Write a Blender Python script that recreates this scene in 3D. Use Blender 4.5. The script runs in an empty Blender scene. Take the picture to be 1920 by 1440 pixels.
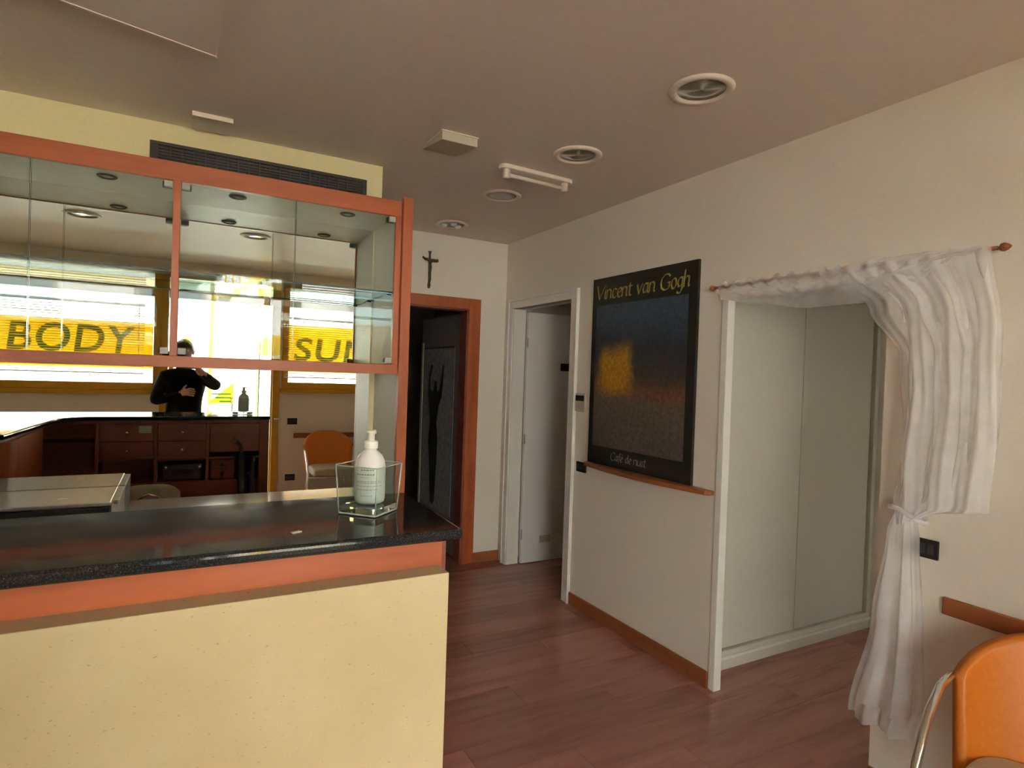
import bpy, bmesh, math, random
from mathutils import Vector, Matrix
random.seed(7)
SC = bpy.context.scene
COL = SC.collection
R = math.radians

# ------------------------------------------------------------------ camera
H = 1.57
def make_camera():
    cam = bpy.data.cameras.new('camera'); o = bpy.data.objects.new('camera', cam); COL.objects.link(o)
    cam.sensor_fit = 'HORIZONTAL'; cam.sensor_width = 36.0
    cam.lens = 36.0 * 1133.2 / 1920.0
    cam.clip_start = 0.005; cam.clip_end = 200
    yaw, pitch, roll = R(28.944), R(-0.775), R(1.945)
    f = Vector((math.sin(yaw)*math.cos(pitch), math.cos(yaw)*math.cos(pitch), math.sin(pitch)))
    r = Vector((math.cos(yaw), -math.sin(yaw), 0)); u = r.cross(f)
    r2 = r*math.cos(roll) + u*math.sin(roll); u2 = -r*math.sin(roll) + u*math.cos(roll)
    m = Matrix((r2, u2, -f)).transposed().to_4x4(); m.translation = (0, 0, H)
    o.matrix_world = m
    SC.camera = o
make_camera()

# ------------------------------------------------------------------ world, sun, exposure
w = bpy.data.worlds.new('sky'); SC.world = w; w.use_nodes = True
bg = w.node_tree.nodes['Background']
bg.inputs[0].default_value = (0.86, 0.93, 1.0, 1); bg.inputs[1].default_value = 3.0
sun = bpy.data.lights.new('sun', 'SUN'); sun.energy = 14.0; sun.angle = R(3); sun.color = (1.0, 0.95, 0.87)
so = bpy.data.objects.new('sun', sun); COL.objects.link(so)
so.rotation_euler = Vector((-0.35, -0.62, -0.70)).to_track_quat('-Z', 'Y').to_euler()
so.location = (5, 8, 12)
XL = -2.2
def portal(x0, x1, z0, z1, y, side=False):
    l = bpy.data.lights.new('window_daylight_portal', 'AREA'); l.shape = 'RECTANGLE'; l.size = x1-x0; l.size_y = z1-z0
    l.cycles.is_portal = True
    o = bpy.data.objects.new('window_daylight_portal', l); COL.objects.link(o)
    o.location = ((x0+x1)/2, y, (z0+z1)/2); o.rotation_euler = (R(90), 0, 0)
    if side: o.location = (y, (x0+x1)/2, (z0+z1)/2); o.rotation_euler = (R(90), 0, R(-90))
portal(-2.0, -0.17, 1.33, 2.52, -1.32)
portal(-0.10, 1.0, 0.02, 2.52, -1.32)
portal(1.05, 2.35, 1.33, 2.52, -1.32)
portal(3.0, 3.6, 1.0, 1.75, -1.32)  # portal for the added niche window
vs = SC.view_settings
vs.view_transform = 'Standard'; vs.look = 'None'; vs.exposure = 2.72; vs.gamma = 1.0; vs.use_curve_mapping = False
cy = SC.cycles
cy.use_denoising = True
cy.max_bounces = 14; cy.diffuse_bounces = 6; cy.glossy_bounces = 8; cy.transmission_bounces = 10; cy.transparent_max_bounces = 24
cy.caustics_reflective = True; cy.caustics_refractive = False
cy.sample_clamp_indirect = 8.0

# ------------------------------------------------------------------ materials
def new_mat(name):
    m = bpy.data.materials.new(name); m.use_nodes = True
    nt = m.node_tree; b = nt.nodes['Principled BSDF']
    return m, nt, b
def coords(nt, scale=(1,1,1)):
    tc = nt.nodes.new('ShaderNodeTexCoord'); mp = nt.nodes.new('ShaderNodeMapping')
    mp.inputs['Scale'].default_value = scale
    nt.links.new(tc.outputs['Object'], mp.inputs['Vector'])
    return mp.outputs['Vector']
def noise(nt, vec, scale, detail=4, rough=0.6):
    n = nt.nodes.new('ShaderNodeTexNoise'); n.inputs['Scale'].default_value = scale
    n.inputs['Detail'].default_value = detail; n.inputs['Roughness'].default_value = rough
    nt.links.new(vec, n.inputs['Vector']); return n.outputs['Fac']
def ramp(nt, fac, stops):
    r = nt.nodes.new('ShaderNodeValToRGB'); e = r.color_ramp.elements
    while len(e) < len(stops): e.new(0.5)
    for i, (p, c) in enumerate(stops):
        e[i].position = p; e[i].color = (*c, 1)
    nt.links.new(fac, r.inputs['Fac']); return r.outputs['Color']
def bump(nt, b, fac, strength, dist=0.002):
    n = nt.nodes.new('ShaderNodeBump'); n.inputs['Strength'].default_value = strength; n.inputs['Distance'].default_value = dist
    nt.links.new(fac, n.inputs['Height']); nt.links.new(n.outputs['Normal'], b.inputs['Normal'])
def mat(name, col, rough=0.6, metal=0.0, var=0.06, scale=(6,6,6), nscale=1.0, bmp=0.0, coat=0.0, spec=0.5):
    m, nt, b = new_mat(name)
    v = coords(nt, scale); f = noise(nt, v, nscale*4)
    lo = tuple(max(0, c*(1-var)) for c in col); hi = tuple(min(1, c*(1+var)) for c in col)
    nt.links.new(ramp(nt, f, [(0.3, lo), (0.7, hi)]), b.inputs['Base Color'])
    b.inputs['Roughness'].default_value = rough; b.inputs['Metallic'].default_value = metal
    b.inputs['Specular IOR Level'].default_value = spec
    if coat: b.inputs['Coat Weight'].default_value = coat; b.inputs['Coat Roughness'].default_value = 0.08
    if bmp:
        f2 = noise(nt, v, nscale*25, 3); bump(nt, b, f2, bmp)
    return m
def wood(name, base, dark, rough=0.4, axis='x', coat=0.0, s=1.0, rnd=False):
    m, nt, b = new_mat(name)
    sc = {'x': (1.2*s, 9*s, 9*s), 'y': (9*s, 1.2*s, 9*s), 'z': (9*s, 9*s, 1.2*s)}[axis]
    v = coords(nt, sc)
    if rnd:
        oi = nt.nodes.new('ShaderNodeObjectInfo'); ad = nt.nodes.new('ShaderNodeVectorMath'); ad.operation = 'ADD'
        ml = nt.nodes.new('ShaderNodeMath'); ml.operation = 'MULTIPLY'; ml.inputs[1].default_value = 37.0
        nt.links.new(oi.outputs['Random'], ml.inputs[0]); nt.links.new(v, ad.inputs[0]); nt.links.new(ml.outputs[0], ad.inputs[1])
        v = ad.outputs[0]
    f = noise(nt, v, 1.6, 6, 0.65)
    c = ramp(nt, f, [(0.25, dark), (0.5, base), (0.78, tuple(min(1, x*1.18) for x in base))])
    if rnd:
        hs = nt.nodes.new('ShaderNodeHueSaturation'); mr = nt.nodes.new('ShaderNodeMapRange')
        mr.inputs['To Min'].default_value = 0.82; mr.inputs['To Max'].default_value = 1.16
        nt.links.new(oi.outputs['Random'], mr.inputs['Value']); nt.links.new(mr.outputs[0], hs.inputs['Value'])
        nt.links.new(c, hs.inputs['Color']); c = hs.outputs['Color']
    nt.links.new(c, b.inputs['Base Color'])
    b.inputs['Roughness'].default_value = rough
    if coat: b.inputs['Coat Weight'].default_value = coat; b.inputs['Coat Roughness'].default_value = 0.12
    bump(nt, b, f, 0.08)
    return m
M = {}
M['wall'] = mat('wall_paint', (0.80, 0.75, 0.655), 0.75, var=0.02, bmp=0.12, scale=(9,9,9), nscale=2)
M['wall_bounce'] = mat('wall_paint_yellow_bounce', (0.80, 0.72, 0.42), 0.8, var=0.03, bmp=0.12, scale=(9,9,9), nscale=2)  # yellow bounce light put into this wall's colour
M['ceiling'] = mat('ceiling_paint', (0.72, 0.645, 0.575), 0.5, var=0.03, bmp=0.05)
M['white_wood'] = mat('white_lacquer', (0.80, 0.78, 0.73), 0.35, var=0.02)
M['white'] = mat('white_plastic', (0.85, 0.84, 0.80), 0.35, var=0.02)
M['cream'] = mat('cream_laminate', (0.66, 0.63, 0.54), 0.45, var=0.03)
M['closet'] = mat('closet_panel', (0.66, 0.62, 0.52), 0.4, var=0.02)
M['red'] = wood('cherry_wood', (0.45, 0.112, 0.034), (0.29, 0.060, 0.020), 0.42, 'x', s=0.8)
M['red_v'] = wood('cherry_wood_upright', (0.45, 0.112, 0.034), (0.29, 0.060, 0.020), 0.42, 'z', s=0.8)
M['darkred'] = wood('dark_cherry_wood', (0.24, 0.065, 0.04), (0.14, 0.035, 0.022), 0.4, 'x', s=0.8)
M['brown'] = wood('brown_trim_wood', (0.33, 0.105, 0.035), (0.2, 0.055, 0.02), 0.45, 'y', s=0.8)
M['plank'] = wood('laminate_plank', (0.44, 0.205, 0.16), (0.32, 0.135, 0.105), 0.24, 'x', s=1.0, rnd=True)
M['subfloor'] = mat('subfloor_dark', (0.05, 0.03, 0.02), 0.8)
M['black'] = mat('black_plastic', (0.012, 0.012, 0.012), 0.4, var=0.1)
M['chrome'] = mat('chrome_metal', (0.75, 0.76, 0.76), 0.18, 1.0, var=0.02)
M['steel'] = mat('brushed_silver', (0.40, 0.40, 0.39), 0.35, 0.7, var=0.05, scale=(2,30,30))
M['brass'] = mat('aged_bronze', (0.10, 0.075, 0.035), 0.45, 0.5, var=0.3)
M['darkgrey'] = mat('dark_grey_plastic', (0.05, 0.05, 0.055), 0.45, var=0.1)
M['orange'] = mat('orange_leather', (0.72, 0.205, 0.018), 0.42, var=0.06, bmp=0.15, nscale=3)
M['beige_fab'] = mat('beige_upholstery', (0.50, 0.43, 0.32), 0.8, var=0.06, bmp=0.2, nscale=4)
M['beige_pl'] = mat('beige_plastic', (0.52, 0.49, 0.36), 0.5, var=0.05)
M['yellow_frame'] = mat('yellow_enamel', (0.62, 0.33, 0.012), 0.4, var=0.06)
M['yellow_out'] = mat('bright_yellow_enamel', (0.90, 0.60, 0.02), 0.4, var=0.03)
M['slat'] = mat('white_blind_slat', (0.85, 0.83, 0.76), 0.45, var=0.02)
M['terrace'] = mat('grey_paving', (0.06, 0.06, 0.058), 0.9, var=0.08, bmp=0.2)
M['facade'] = mat('white_facade', (0.82, 0.82, 0.80), 0.85, var=0.03)
M['facade_b'] = mat('beige_facade', (0.62, 0.56, 0.42), 0.85, var=0.05)
M['soffit'] = mat('grey_soffit', (0.22, 0.23, 0.23), 0.8, var=0.08)
M['teal'] = mat('blue_grey_glass', (0.22, 0.33, 0.36), 0.2, var=0.1)
M['jacket'] = mat('black_jacket', (0.005, 0.005, 0.006), 0.8, var=0.3, bmp=0.3, nscale=3, spec=0.15)
M['skin'] = mat('skin', (0.50, 0.27, 0.20), 0.55, var=0.05)
M['jeans'] = mat('dark_trousers', (0.02, 0.022, 0.03), 0.8, var=0.2)
M['hair'] = mat('dark_hair', (0.02, 0.015, 0.012), 0.6, var=0.3)
M['green'] = mat('green_letter_film', (0.015, 0.16, 0.03), 0.5, var=0.05)
M['print'] = mat('grey_print', (0.30, 0.31, 0.33), 0.6, var=0.05)
M['paper'] = mat('pale_green_card', (0.42, 0.47, 0.36), 0.8, var=0.03)
M['gold'] = mat('gold_ink', (0.42, 0.36, 0.09), 0.6, var=0.1)
M['silverink'] = mat('grey_ink', (0.42, 0.40, 0.33), 0.6, var=0.1)
M['posterblack'] = mat('black_poster_border', (0.018, 0.017, 0.013), 0.3, var=0.1)
M['greycol'] = mat('grey_metal', (0.42, 0.42, 0.40), 0.5, var=0.05)
M['worktop'] = mat('glossy_light_worktop', (0.58, 0.53, 0.53), 0.12, var=0.05)
M['leaf_shaded'] = mat('door_leaf_shaded', (0.22, 0.21, 0.20), 0.5, var=0.05)  # white leaf darkened, the dim storeroom painted into its colour
M['postersheet'] = mat('grey_poster_sheet', (0.30, 0.30, 0.29), 0.5, var=0.5, scale=(3,10,5))
M['lip'] = mat('lip', (0.35, 0.13, 0.11), 0.5)
M['ringpaint'] = mat('ceiling_fitting_paint', (0.78, 0.69, 0.60), 0.5, var=0.03)
M['grille'] = mat('dark_brown_grille', (0.032, 0.02, 0.016), 0.45, var=0.2)
M['liquid'] = mat('white_bottle_plastic', (0.80, 0.80, 0.82), 0.28, var=0.01)

def granite():
    m, nt, b = new_mat('black_granite')
    v = coords(nt, (1,1,1)); f = noise(nt, v, 330, 3, 0.7); f2 = noise(nt, v, 14, 4)
    c = ramp(nt, f, [(0.46, (0.012, 0.012, 0.013)), (0.60, (0.035, 0.037, 0.04)), (0.74, (0.13, 0.135, 0.14))])
    nt.links.new(c, b.inputs['Base Color'])
    rr = ramp(nt, f2, [(0.35, (0.05,)*3), (0.7, (0.10,)*3)])
    nt.links.new(rr, b.inputs['Roughness']); b.inputs['Specular IOR Level'].default_value = 0.25; return m
M['granite'] = granite()
def speckled_yellow():
    m, nt, b = new_mat('speckled_yellow_laminate')
    v = coords(nt, (1,1,1)); f = noise(nt, v, 5, 5, 0.6)
    c1 = ramp(nt, f, [(0.3, (0.54, 0.445, 0.245)), (0.7, (0.60, 0.50, 0.295))])
    v2 = coords(nt, (1, 1, 1.9)); f2 = noise(nt, v2, 95, 2, 0.5)
    mk = ramp(nt, f2, [(0.655, (0,0,0)), (0.75, (1,1,1))])
    mx = nt.nodes.new('ShaderNodeMixRGB'); nt.links.new(mk, mx.inputs['Fac']); nt.links.new(c1, mx.inputs[1]); mx.inputs[2].default_value = (0.38, 0.29, 0.13, 1)
    nt.links.new(mx.outputs[0], b.inputs['Base Color']); b.inputs['Roughness'].default_value = 0.5
    return m
M['yellow_panel'] = speckled_yellow()
def thin_glass(name, tint, refl=0.10, rough=0.0, graze=0.9):
    m = bpy.data.materials.new(name); m.use_nodes = True; nt = m.node_tree; nt.nodes.clear()
    out = nt.nodes.new('ShaderNodeOutputMaterial'); mx = nt.nodes.new('ShaderNodeMixShader')
    tr = nt.nodes.new('ShaderNodeBsdfTransparent'); tr.inputs[0].default_value = (*tint, 1)
    gl = nt.nodes.new('ShaderNodeBsdfGlossy'); gl.inputs['Roughness'].default_value = rough
    lw = nt.nodes.new('ShaderNodeLayerWeight'); lw.inputs['Blend'].default_value = 0.5
    pw_ = nt.nodes.new('ShaderNodeMath'); pw_.operation = 'POWER'; pw_.inputs[1].default_value = 5.0; nt.links.new(lw.outputs['Facing'], pw_.inputs[0])
    fr = nt.nodes.new('ShaderNodeMath'); fr.operation = 'MULTIPLY_ADD'; fr.inputs[1].default_value = graze; fr.inputs[2].default_value = 0.02 + 0.1*refl
    nt.links.new(pw_.outputs[0], fr.inputs[0]); nt.links.new(fr.outputs[0], mx.inputs[0]); nt.links.new(tr.outputs[0], mx.inputs[1]); nt.links.new(gl.outputs[0], mx.inputs[2])
    nt.links.new(mx.outputs[0], out.inputs[0]); return m
M['glass'] = thin_glass('clear_pane_glass', (0.96, 0.98, 0.97), 0.02)
M['winglass'] = thin_glass('window_glass', (0.94, 0.97, 0.96), 0.1)
M['shelfglass'] = thin_glass('green_edge_glass', (0.80, 0.88, 0.84), 0.05, 0.0, 0.03)
M['edge'] = mat('dark_green_glass_edge', (0.02, 0.035, 0.03), 0.2)
def real_glass():
    m, nt, b = new_mat('thick_vase_glass')
    b.inputs['Base Color'].default_value = (0.93, 0.97, 0.95, 1); b.inputs['Roughness'].default_value = 0.0
    b.inputs['Transmission Weight'].default_value = 1.0; b.inputs['IOR'].default_value = 1.48
    return m
M['vase'] = real_glass()
M['vaseglass'] = thin_glass('vase_wall_glass', (0.90, 0.94, 0.92), 0.22)
def mirror():
    m, nt, b = new_mat('mirror_silver')
    b.inputs['Base Color'].default_value = (0.74, 0.76, 0.71, 1); b.inputs['Metallic'].default_value = 1.0; b.inputs['Roughness'].default_value = 0.0
    return m
M['mirror'] = mirror()
def film(name, col, tr):
    m = bpy.data.materials.new(name); m.use_nodes = True; nt = m.node_tree; nt.nodes.clear()
    out = nt.nodes.new('ShaderNodeOutputMaterial'); a = nt.nodes.new('ShaderNodeAddShader')
    d = nt.nodes.new('ShaderNodeBsdfDiffuse'); t = nt.nodes.new('ShaderNodeBsdfTranslucent')
    d.inputs[0].default_value = (*[c*0.45 for c in col], 1); t.inputs[0].default_value = (*[c*tr for c in col], 1)
    nt.links.new(d.outputs[0], a.inputs[0]); nt.links.new(t.outputs[0], a.inputs[1]); nt.links.new(a.outputs[0], out.inputs[0]); return m
M['yellow_film'] = film('yellow_window_film', (1.0, 0.70, 0.03), 0.58)
M['green_film'] = film('green_window_film', (0.10, 0.42, 0.06), 0.16)
def sheer(lo, hi):
    m = bpy.data.materials.new('sheer_white_voile'); m.use_nodes = True; nt = m.node_tree; nt.nodes.clear()
    out = nt.nodes.new('ShaderNodeOutputMaterial'); mx = nt.nodes.new('ShaderNodeMixShader')
    a = nt.nodes.new('ShaderNodeMixShader'); d = nt.nodes.new('ShaderNodeBsdfDiffuse'); t = nt.nodes.new('ShaderNodeBsdfTranslucent')
    d.inputs[0].default_value = (0.95, 0.96, 1.0, 1); t.inputs[0].default_value = (0.97, 0.96, 0.97, 1)
    a.inputs[0].default_value = 0.35
    nt.links.new(d.outputs[0], a.inputs[1]); nt.links.new(t.outputs[0], a.inputs[2])
    tr = nt.nodes.new('ShaderNodeBsdfTransparent')
    v = coords(nt, (1,1,1)); f = noise(nt, v, 9, 3)
    mr = nt.nodes.new('ShaderNodeMapRange'); mr.inputs['To Min'].default_value = lo; mr.inputs['To Max'].default_value = hi
    nt.links.new(f, mr.inputs['Value']); nt.links.new(mr.outputs[0], mx.inputs[0])
    nt.links.new(tr.outputs[0], mx.inputs[1]); nt.links.new(a.outputs[0], mx.inputs[2]); nt.links.new(mx.outputs[0], out.inputs[0])
    return m
M['sheer'] = sheer(0.40, 0.66)
M['sheer_thin'] = sheer(0.20, 0.46)
def poster_art():
    # a plain stand-in: soft patches of the print's colours
    m, nt, b = new_mat('abstract_poster_print')
    tc = nt.nodes.new('ShaderNodeTexCoord'); sx = nt.nodes.new('ShaderNodeSeparateXYZ')
    n = nt.nodes.new('ShaderNodeTexNoise'); n.inputs['Scale'].default_value = 5; n.inputs['Detail'].default_value = 3
    nt.links.new(tc.outputs['Object'], n.inputs['Vector'])
    mp = nt.nodes.new('ShaderNodeMixRGB'); mp.inputs[0].default_value = 0.16
    nt.links.new(tc.outputs['Generated'], mp.inputs[1]); nt.links.new(n.outputs['Color'], mp.inputs[2])
    nt.links.new(mp.outputs[0], sx.inputs[0])
    vert = ramp(nt, sx.outputs['Z'], [(0.15, (0.11, 0.095, 0.08)), (0.34, (0.14, 0.11, 0.085)), (0.42, (0.20, 0.085, 0.05)), (0.50, (0.06, 0.055, 0.045)), (0.66, (0.035, 0.04, 0.055)), (0.85, (0.05, 0.08, 0.115))])
    # a loose ochre field at one side
    def band(sock, lo, hi, soft):
        m1 = nt.nodes.new('ShaderNodeMapRange'); m1.inputs['From Min'].default_value = lo-soft; m1.inputs['From Max'].default_value = lo+soft; nt.links.new(sock, m1.inputs['Value'])
        m2 = nt.nodes.new('ShaderNodeMapRange'); m2.inputs['From Min'].default_value = hi+soft; m2.inputs['From Max'].default_value = hi-soft; nt.links.new(sock, m2.inputs['Value'])
        ml = nt.nodes.new('ShaderNodeMath'); ml.operation = 'MULTIPLY'; nt.links.new(m1.outputs[0], ml.inputs[0]); nt.links.new(m2.outputs[0], ml.inputs[1]); return ml.outputs[0]
    mk = nt.nodes.new('ShaderNodeMath'); mk.operation = 'MULTIPLY'; nt.links.new(band(sx.outputs['Y'], 0.56, 0.86, 0.04), mk.inputs[0]); nt.links.new(band(sx.outputs['Z'], 0.40, 0.66, 0.05), mk.inputs[1])
    mx = nt.nodes.new('ShaderNodeMixRGB'); nt.links.new(mk.outputs[0], mx.inputs[0]); nt.links.new(vert, mx.inputs[1]); mx.inputs[2].default_value = (0.50, 0.25, 0.02, 1)
    n2 = nt.nodes.new('ShaderNodeTexNoise'); n2.inputs['Scale'].default_value = 45; nt.links.new(tc.outputs['Object'], n2.inputs['Vector'])
    ov = nt.nodes.new('ShaderNodeMixRGB'); ov.blend_type = 'OVERLAY'; ov.inputs[0].default_value = 0.7
    nt.links.new(mx.outputs[0], ov.inputs[1]); nt.links.new(n2.outputs['Fac'], ov.inputs[2])
    nt.links.new(ov.outputs[0], b.inputs['Base Color']); b.inputs['Roughness'].default_value = 0.35
    return m
M['art'] = poster_art()

# ------------------------------------------------------------------ mesh builder
class MB:
    def __init__(self): self.v = []; self.f = []
    def add(self, vs, fs):
        o = len(self.v); self.v += [tuple(p) for p in vs]; self.f += [tuple(i+o for i in q) for q in fs]; return self
    def box(self, x0, x1, y0, y1, z0, z1):
        x0, x1 = min(x0,x1), max(x0,x1); y0, y1 = min(y0,y1), max(y0,y1); z0, z1 = min(z0,z1), max(z0,z1)
        vs = [(x0,y0,z0),(x1,y0,z0),(x1,y1,z0),(x0,y1,z0),(x0,y0,z1),(x1,y0,z1),(x1,y1,z1),(x0,y1,z1)]
        return self.add(vs, [(0,3,2,1),(4,5,6,7),(0,1,5,4),(1,2,6,5),(2,3,7,6),(3,0,4,7)])
    def tube(self, pts, r, n=10, cap=True):
        pts = [Vector(p) for p in pts]; rs = r if isinstance(r, (list, tuple)) else [r]*len(pts)
        rings = []; up = None
        for i, p in enumerate(pts):
            d = (pts[min(i+1, len(pts)-1)] - pts[max(i-1, 0)]).normalized()
            if up is None: up = Vector((0,0,1)) if abs(d.z) < 0.9 else Vector((0,1,0))
            a = d.cross(up).normalized(); b = a.cross(d).normalized(); up = b
            rings.append([p + (a*math.cos(2*math.pi*k/n) + b*math.sin(2*math.pi*k/n))*rs[i] for k in range(n)])
        vs = [q for ring in rings for q in ring]; fs = []
        for i in range(len(pts)-1):
            for k in range(n): fs.append((i*n+k, i*n+(k+1)%n, (i+1)*n+(k+1)%n, (i+1)*n+k))
        if cap:
            fs.append(tuple(range(n-1, -1, -1))); fs.append(tuple((len(pts)-1)*n+k for k in range(n)))
        return self.add(vs, fs)
    def lathe(self, prof, c=(0,0,0), n=28, axis='z'):
        vs = []; fs = []; m = len(prof)
        for (r, h) in prof:
            for k in range(n):
                a = 2*math.pi*k/n; p = (r*math.cos(a), r*math.sin(a), h)
                if axis == 'y': p = (p[0], p[2], p[1])
                if axis == 'x': p = (p[2], p[0], p[1])
                vs.append((p[0]+c[0], p[1]+c[1], p[2]+c[2]))
        for i in range(m-1):
            for k in range(n): fs.append((i*n+k, i*n+(k+1)%n, (i+1)*n+(k+1)%n, (i+1)*n+k))
        if prof[0][0] > 1e-6: fs.append(tuple(range(n-1, -1, -1)))
        if prof[-1][0] > 1e-6: fs.append(tuple((m-1)*n+k for k in range(n)))
        return self.add(vs, fs)
    def prism(self, poly, a, b, plane='xy'):
        def p3(u, v, t): return {'xy': (u,v,t), 'xz': (u,t,v), 'yz': (t,u,v)}[plane]
        n = len(poly); vs = [p3(u,v,a) for u,v in poly] + [p3(u,v,b) for u,v in poly]
        fs = [tuple(range(n-1,-1,-1)), tuple(range(n,2*n))] + [(i,(i+1)%n,n+(i+1)%n,n+i) for i in range(n)]
        return self.add(vs, fs)
    def grid(self, fn, nu, nv):
        vs = [fn(i/nu, j/nv) for i in range(nu+1) for j in range(nv+1)]
        fs = [(i*(nv+1)+j, (i+1)*(nv+1)+j, (i+1)*(nv+1)+j+1, i*(nv+1)+j+1) for i in range(nu) for j in range(nv)]
        return self.add(vs, fs)
    def build(self, name, m, parent=None, smooth=False, bevel=0.0, solid=0.0, segs=2):
        vs = self.v
        if parent is None:
            xs = [p[0] for p in vs]; ys = [p[1] for p in vs]; zs = [p[2] for p in vs]
            org = Vector(((min(xs)+max(xs))/2, (min(ys)+max(ys))/2, min(zs)))
        else: org = ORG.get(parent.name, Vector((0,0,0)))
        me = bpy.data.meshes.new(name)
        me.from_pydata([tuple(Vector(p)-org) for p in vs], [], self.f)
        bm = bmesh.new(); bm.from_mesh(me); bmesh.ops.recalc_face_normals(bm, faces=bm.faces); bm.to_mesh(me); bm.free()
        if smooth:
            me.shade_smooth()
        o = bpy.data.objects.new(name, me); COL.objects.link(o); me.materials.append(M[m] if isinstance(m, str) else m)
        if parent is None: o.location = org; ORG[o.name] = org
        else: o.parent = parent; ORG[o.name] = org
        if solid:
            s = o.modifiers.new('thickness', 'SOLIDIFY'); s.thickness = solid; s.offset = 0
        if bevel:
            b = o.modifiers.new('bevel', 'BEVEL'); b.width = bevel; b.segments = segs; b.limit_method = 'ANGLE'; b.angle_limit = R(40)
        if smooth and (bevel or smooth == 'auto'):
            pass
        return o
ORG = {}
def B(*a): return MB().box(*a)
def empty(name, loc, label=None, cat=None, group=None, rz=0.0, local=False):
    o = bpy.data.objects.new(name, None); COL.objects.link(o); o.location = loc; o.rotation_euler = (0,0,rz); o.empty_display_size = 0.1
    ORG[o.name] = Vector((0,0,0)) if local else Vector(loc)
    return tag(o, label, cat, group)
def tag(o, label=None, cat=None, group=None, kind=None):
    if label: o['label'] = label
    if cat: o['category'] = cat
    if group: o['group'] = group
    if kind: o['kind'] = kind
    return o
def struct(o): o['kind'] = 'structure'; return o
def copy_tree(o, parent=None):
    c = o.copy(); COL.objects.link(c); c.parent = parent; ORG[c.name] = ORG.get(o.name, Vector())
    for ch in list(o.children): copy_tree(ch, c)
    return c

# ------------------------------------------------------------------ dimensions
XR, YB, ZC = 2.42, 4.53, 2.68
YM = 3.235           # mirror face
YF = -1.0            # inner face of the front (street) wall
XL = -2.2
T = 0.04

# ------------------------------------------------------------------ floor with planks
fl = struct(B(XL-0.1, 4.3, YF-0.3, 7.2, -0.10, -0.012).build('floor', 'subfloor'))
PL, PW = 1.28, 0.192
pm = B(-PL/2+0.0006, PL/2-0.0006, -PW/2+0.0006, PW/2-0.0006, -0.012, 0.0)
first = None; k = 0
y = YF + PW/2
while y < 5.6:
    off = (k*0.43) % PL; x = -1.0 - off + PL/2
    while x - PL/2 < 4.05:
        if x + PL/2 > -1.0:
            if first is None:
                first = pm.build('plank', 'plank', fl, bevel=0.0012, segs=1); first.location = Vector((x, y, 0)) - fl.location
                for vv in first.data.vertices: vv.co += fl.location
                po = first
            else:
                po = first.copy(); COL.objects.link(po); po.parent = fl; po.location = Vector((x, y, 0)) - fl.location
        x += PL
    k += 1; y += PW

# ------------------------------------------------------------------ room shell
struct(B(XL-0.1, 4.3, YF-0.3, 7.2, ZC, ZC+0.12).build('ceiling', 'ceiling'))
wr = MB()
wr.box(XR, XR+T, YF, 1.365, 0, ZC)
wr.box(XR, XR+T, 1.365, 2.157, 2.0, ZC)
wr.box(XR, XR+T, 2.157, 3.53, 0, ZC)
wr.box(XR, XR+T, 3.53, 4.378, 2.122, ZC)
wr.box(XR, XR+T, 4.378, YB, 0, ZC)
struct(wr.build('wall_right', 'wall'))
wb = MB()
wb.box(0.945, 1.24, YB, YB+0.1, 0, ZC); wb.box(1.24, 2.075, YB, YB+0.1, 2.103, ZC); wb.box(2.075, 4.2, YB, YB+0.1, 0, ZC)
struct(wb.build('wall_back', 'wall'))
struct(B(XL, 0.947, YM+0.008, YM+0.12, 0, ZC).build('wall_center', 'wall_bounce'))
struct(B(0.847, 0.947, YM+0.12, YB, 0, ZC).build('wall_hall', 'wall'))
struct(B(XL-0.1, XL, YF, YM+0.12, 0, ZC).build('wall_left', 'wall'))
wf = MB(); Y0, Y1 = YF-0.3, YF
WL = (-2.0, -0.165, 1.29, 2.53); DR = (-0.125, 1.0, 0.0, 2.53); WR = (1.06, 2.30, 1.33, 2.53)
wf.box(XL-0.1, 4.1, Y0, Y1, 2.53, ZC)
wf.box(XL-0.1, WL[0], Y0, Y1, 0, 2.53); wf.box(WL[0], WL[1], Y0, Y1, 0, WL[2]); wf.box(WL[1], DR[0], Y0, Y1, 0, 2.53)
wf.box(DR[1], WR[0], Y0, Y1, 0, 2.53); wf.box(WR[0], WR[1], Y0, Y1, 0, WR[2]); wf.box(WR[1], 3.0, Y0, Y1, 0, 2.53); wf.box(3.0, 3.6, Y0, Y1, 0, 1.0); wf.box(3.0, 3.6, Y0, Y1, 1.75, 2.53); wf.box(3.6, 4.1, Y0, Y1, 0, 2.53)
struct(wf.build('wall_front', 'wall'))
# side rooms
struct(B(4.0, 4.1, YF, YB, 0, ZC).build('wall_niche_side', 'wall'))
struct(B(XR+T, 4.0, 2.62, 2.72, 0, ZC).build('wall_niche_far', 'wall'))
struct(B(XR+T, 4.0, YF, 2.62, 2.50, 2.54).build('ceiling_niche', 'ceiling'))
bw = MB(); bw.box(0.85, 0.95, YB+0.1, 7.0, 0, ZC); bw.box(2.75, 2.85, YB+0.1, 7.0, 0, ZC); bw.box(0.85, 2.85, 7.0, 7.1, 0, ZC)
M['store'] = mat('shaded_wall_paint', (0.20, 0.18, 0.15), 0.85)  # storeroom shade put into a darker wall colour
struct(bw.build('wall_storeroom', 'store'))

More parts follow.
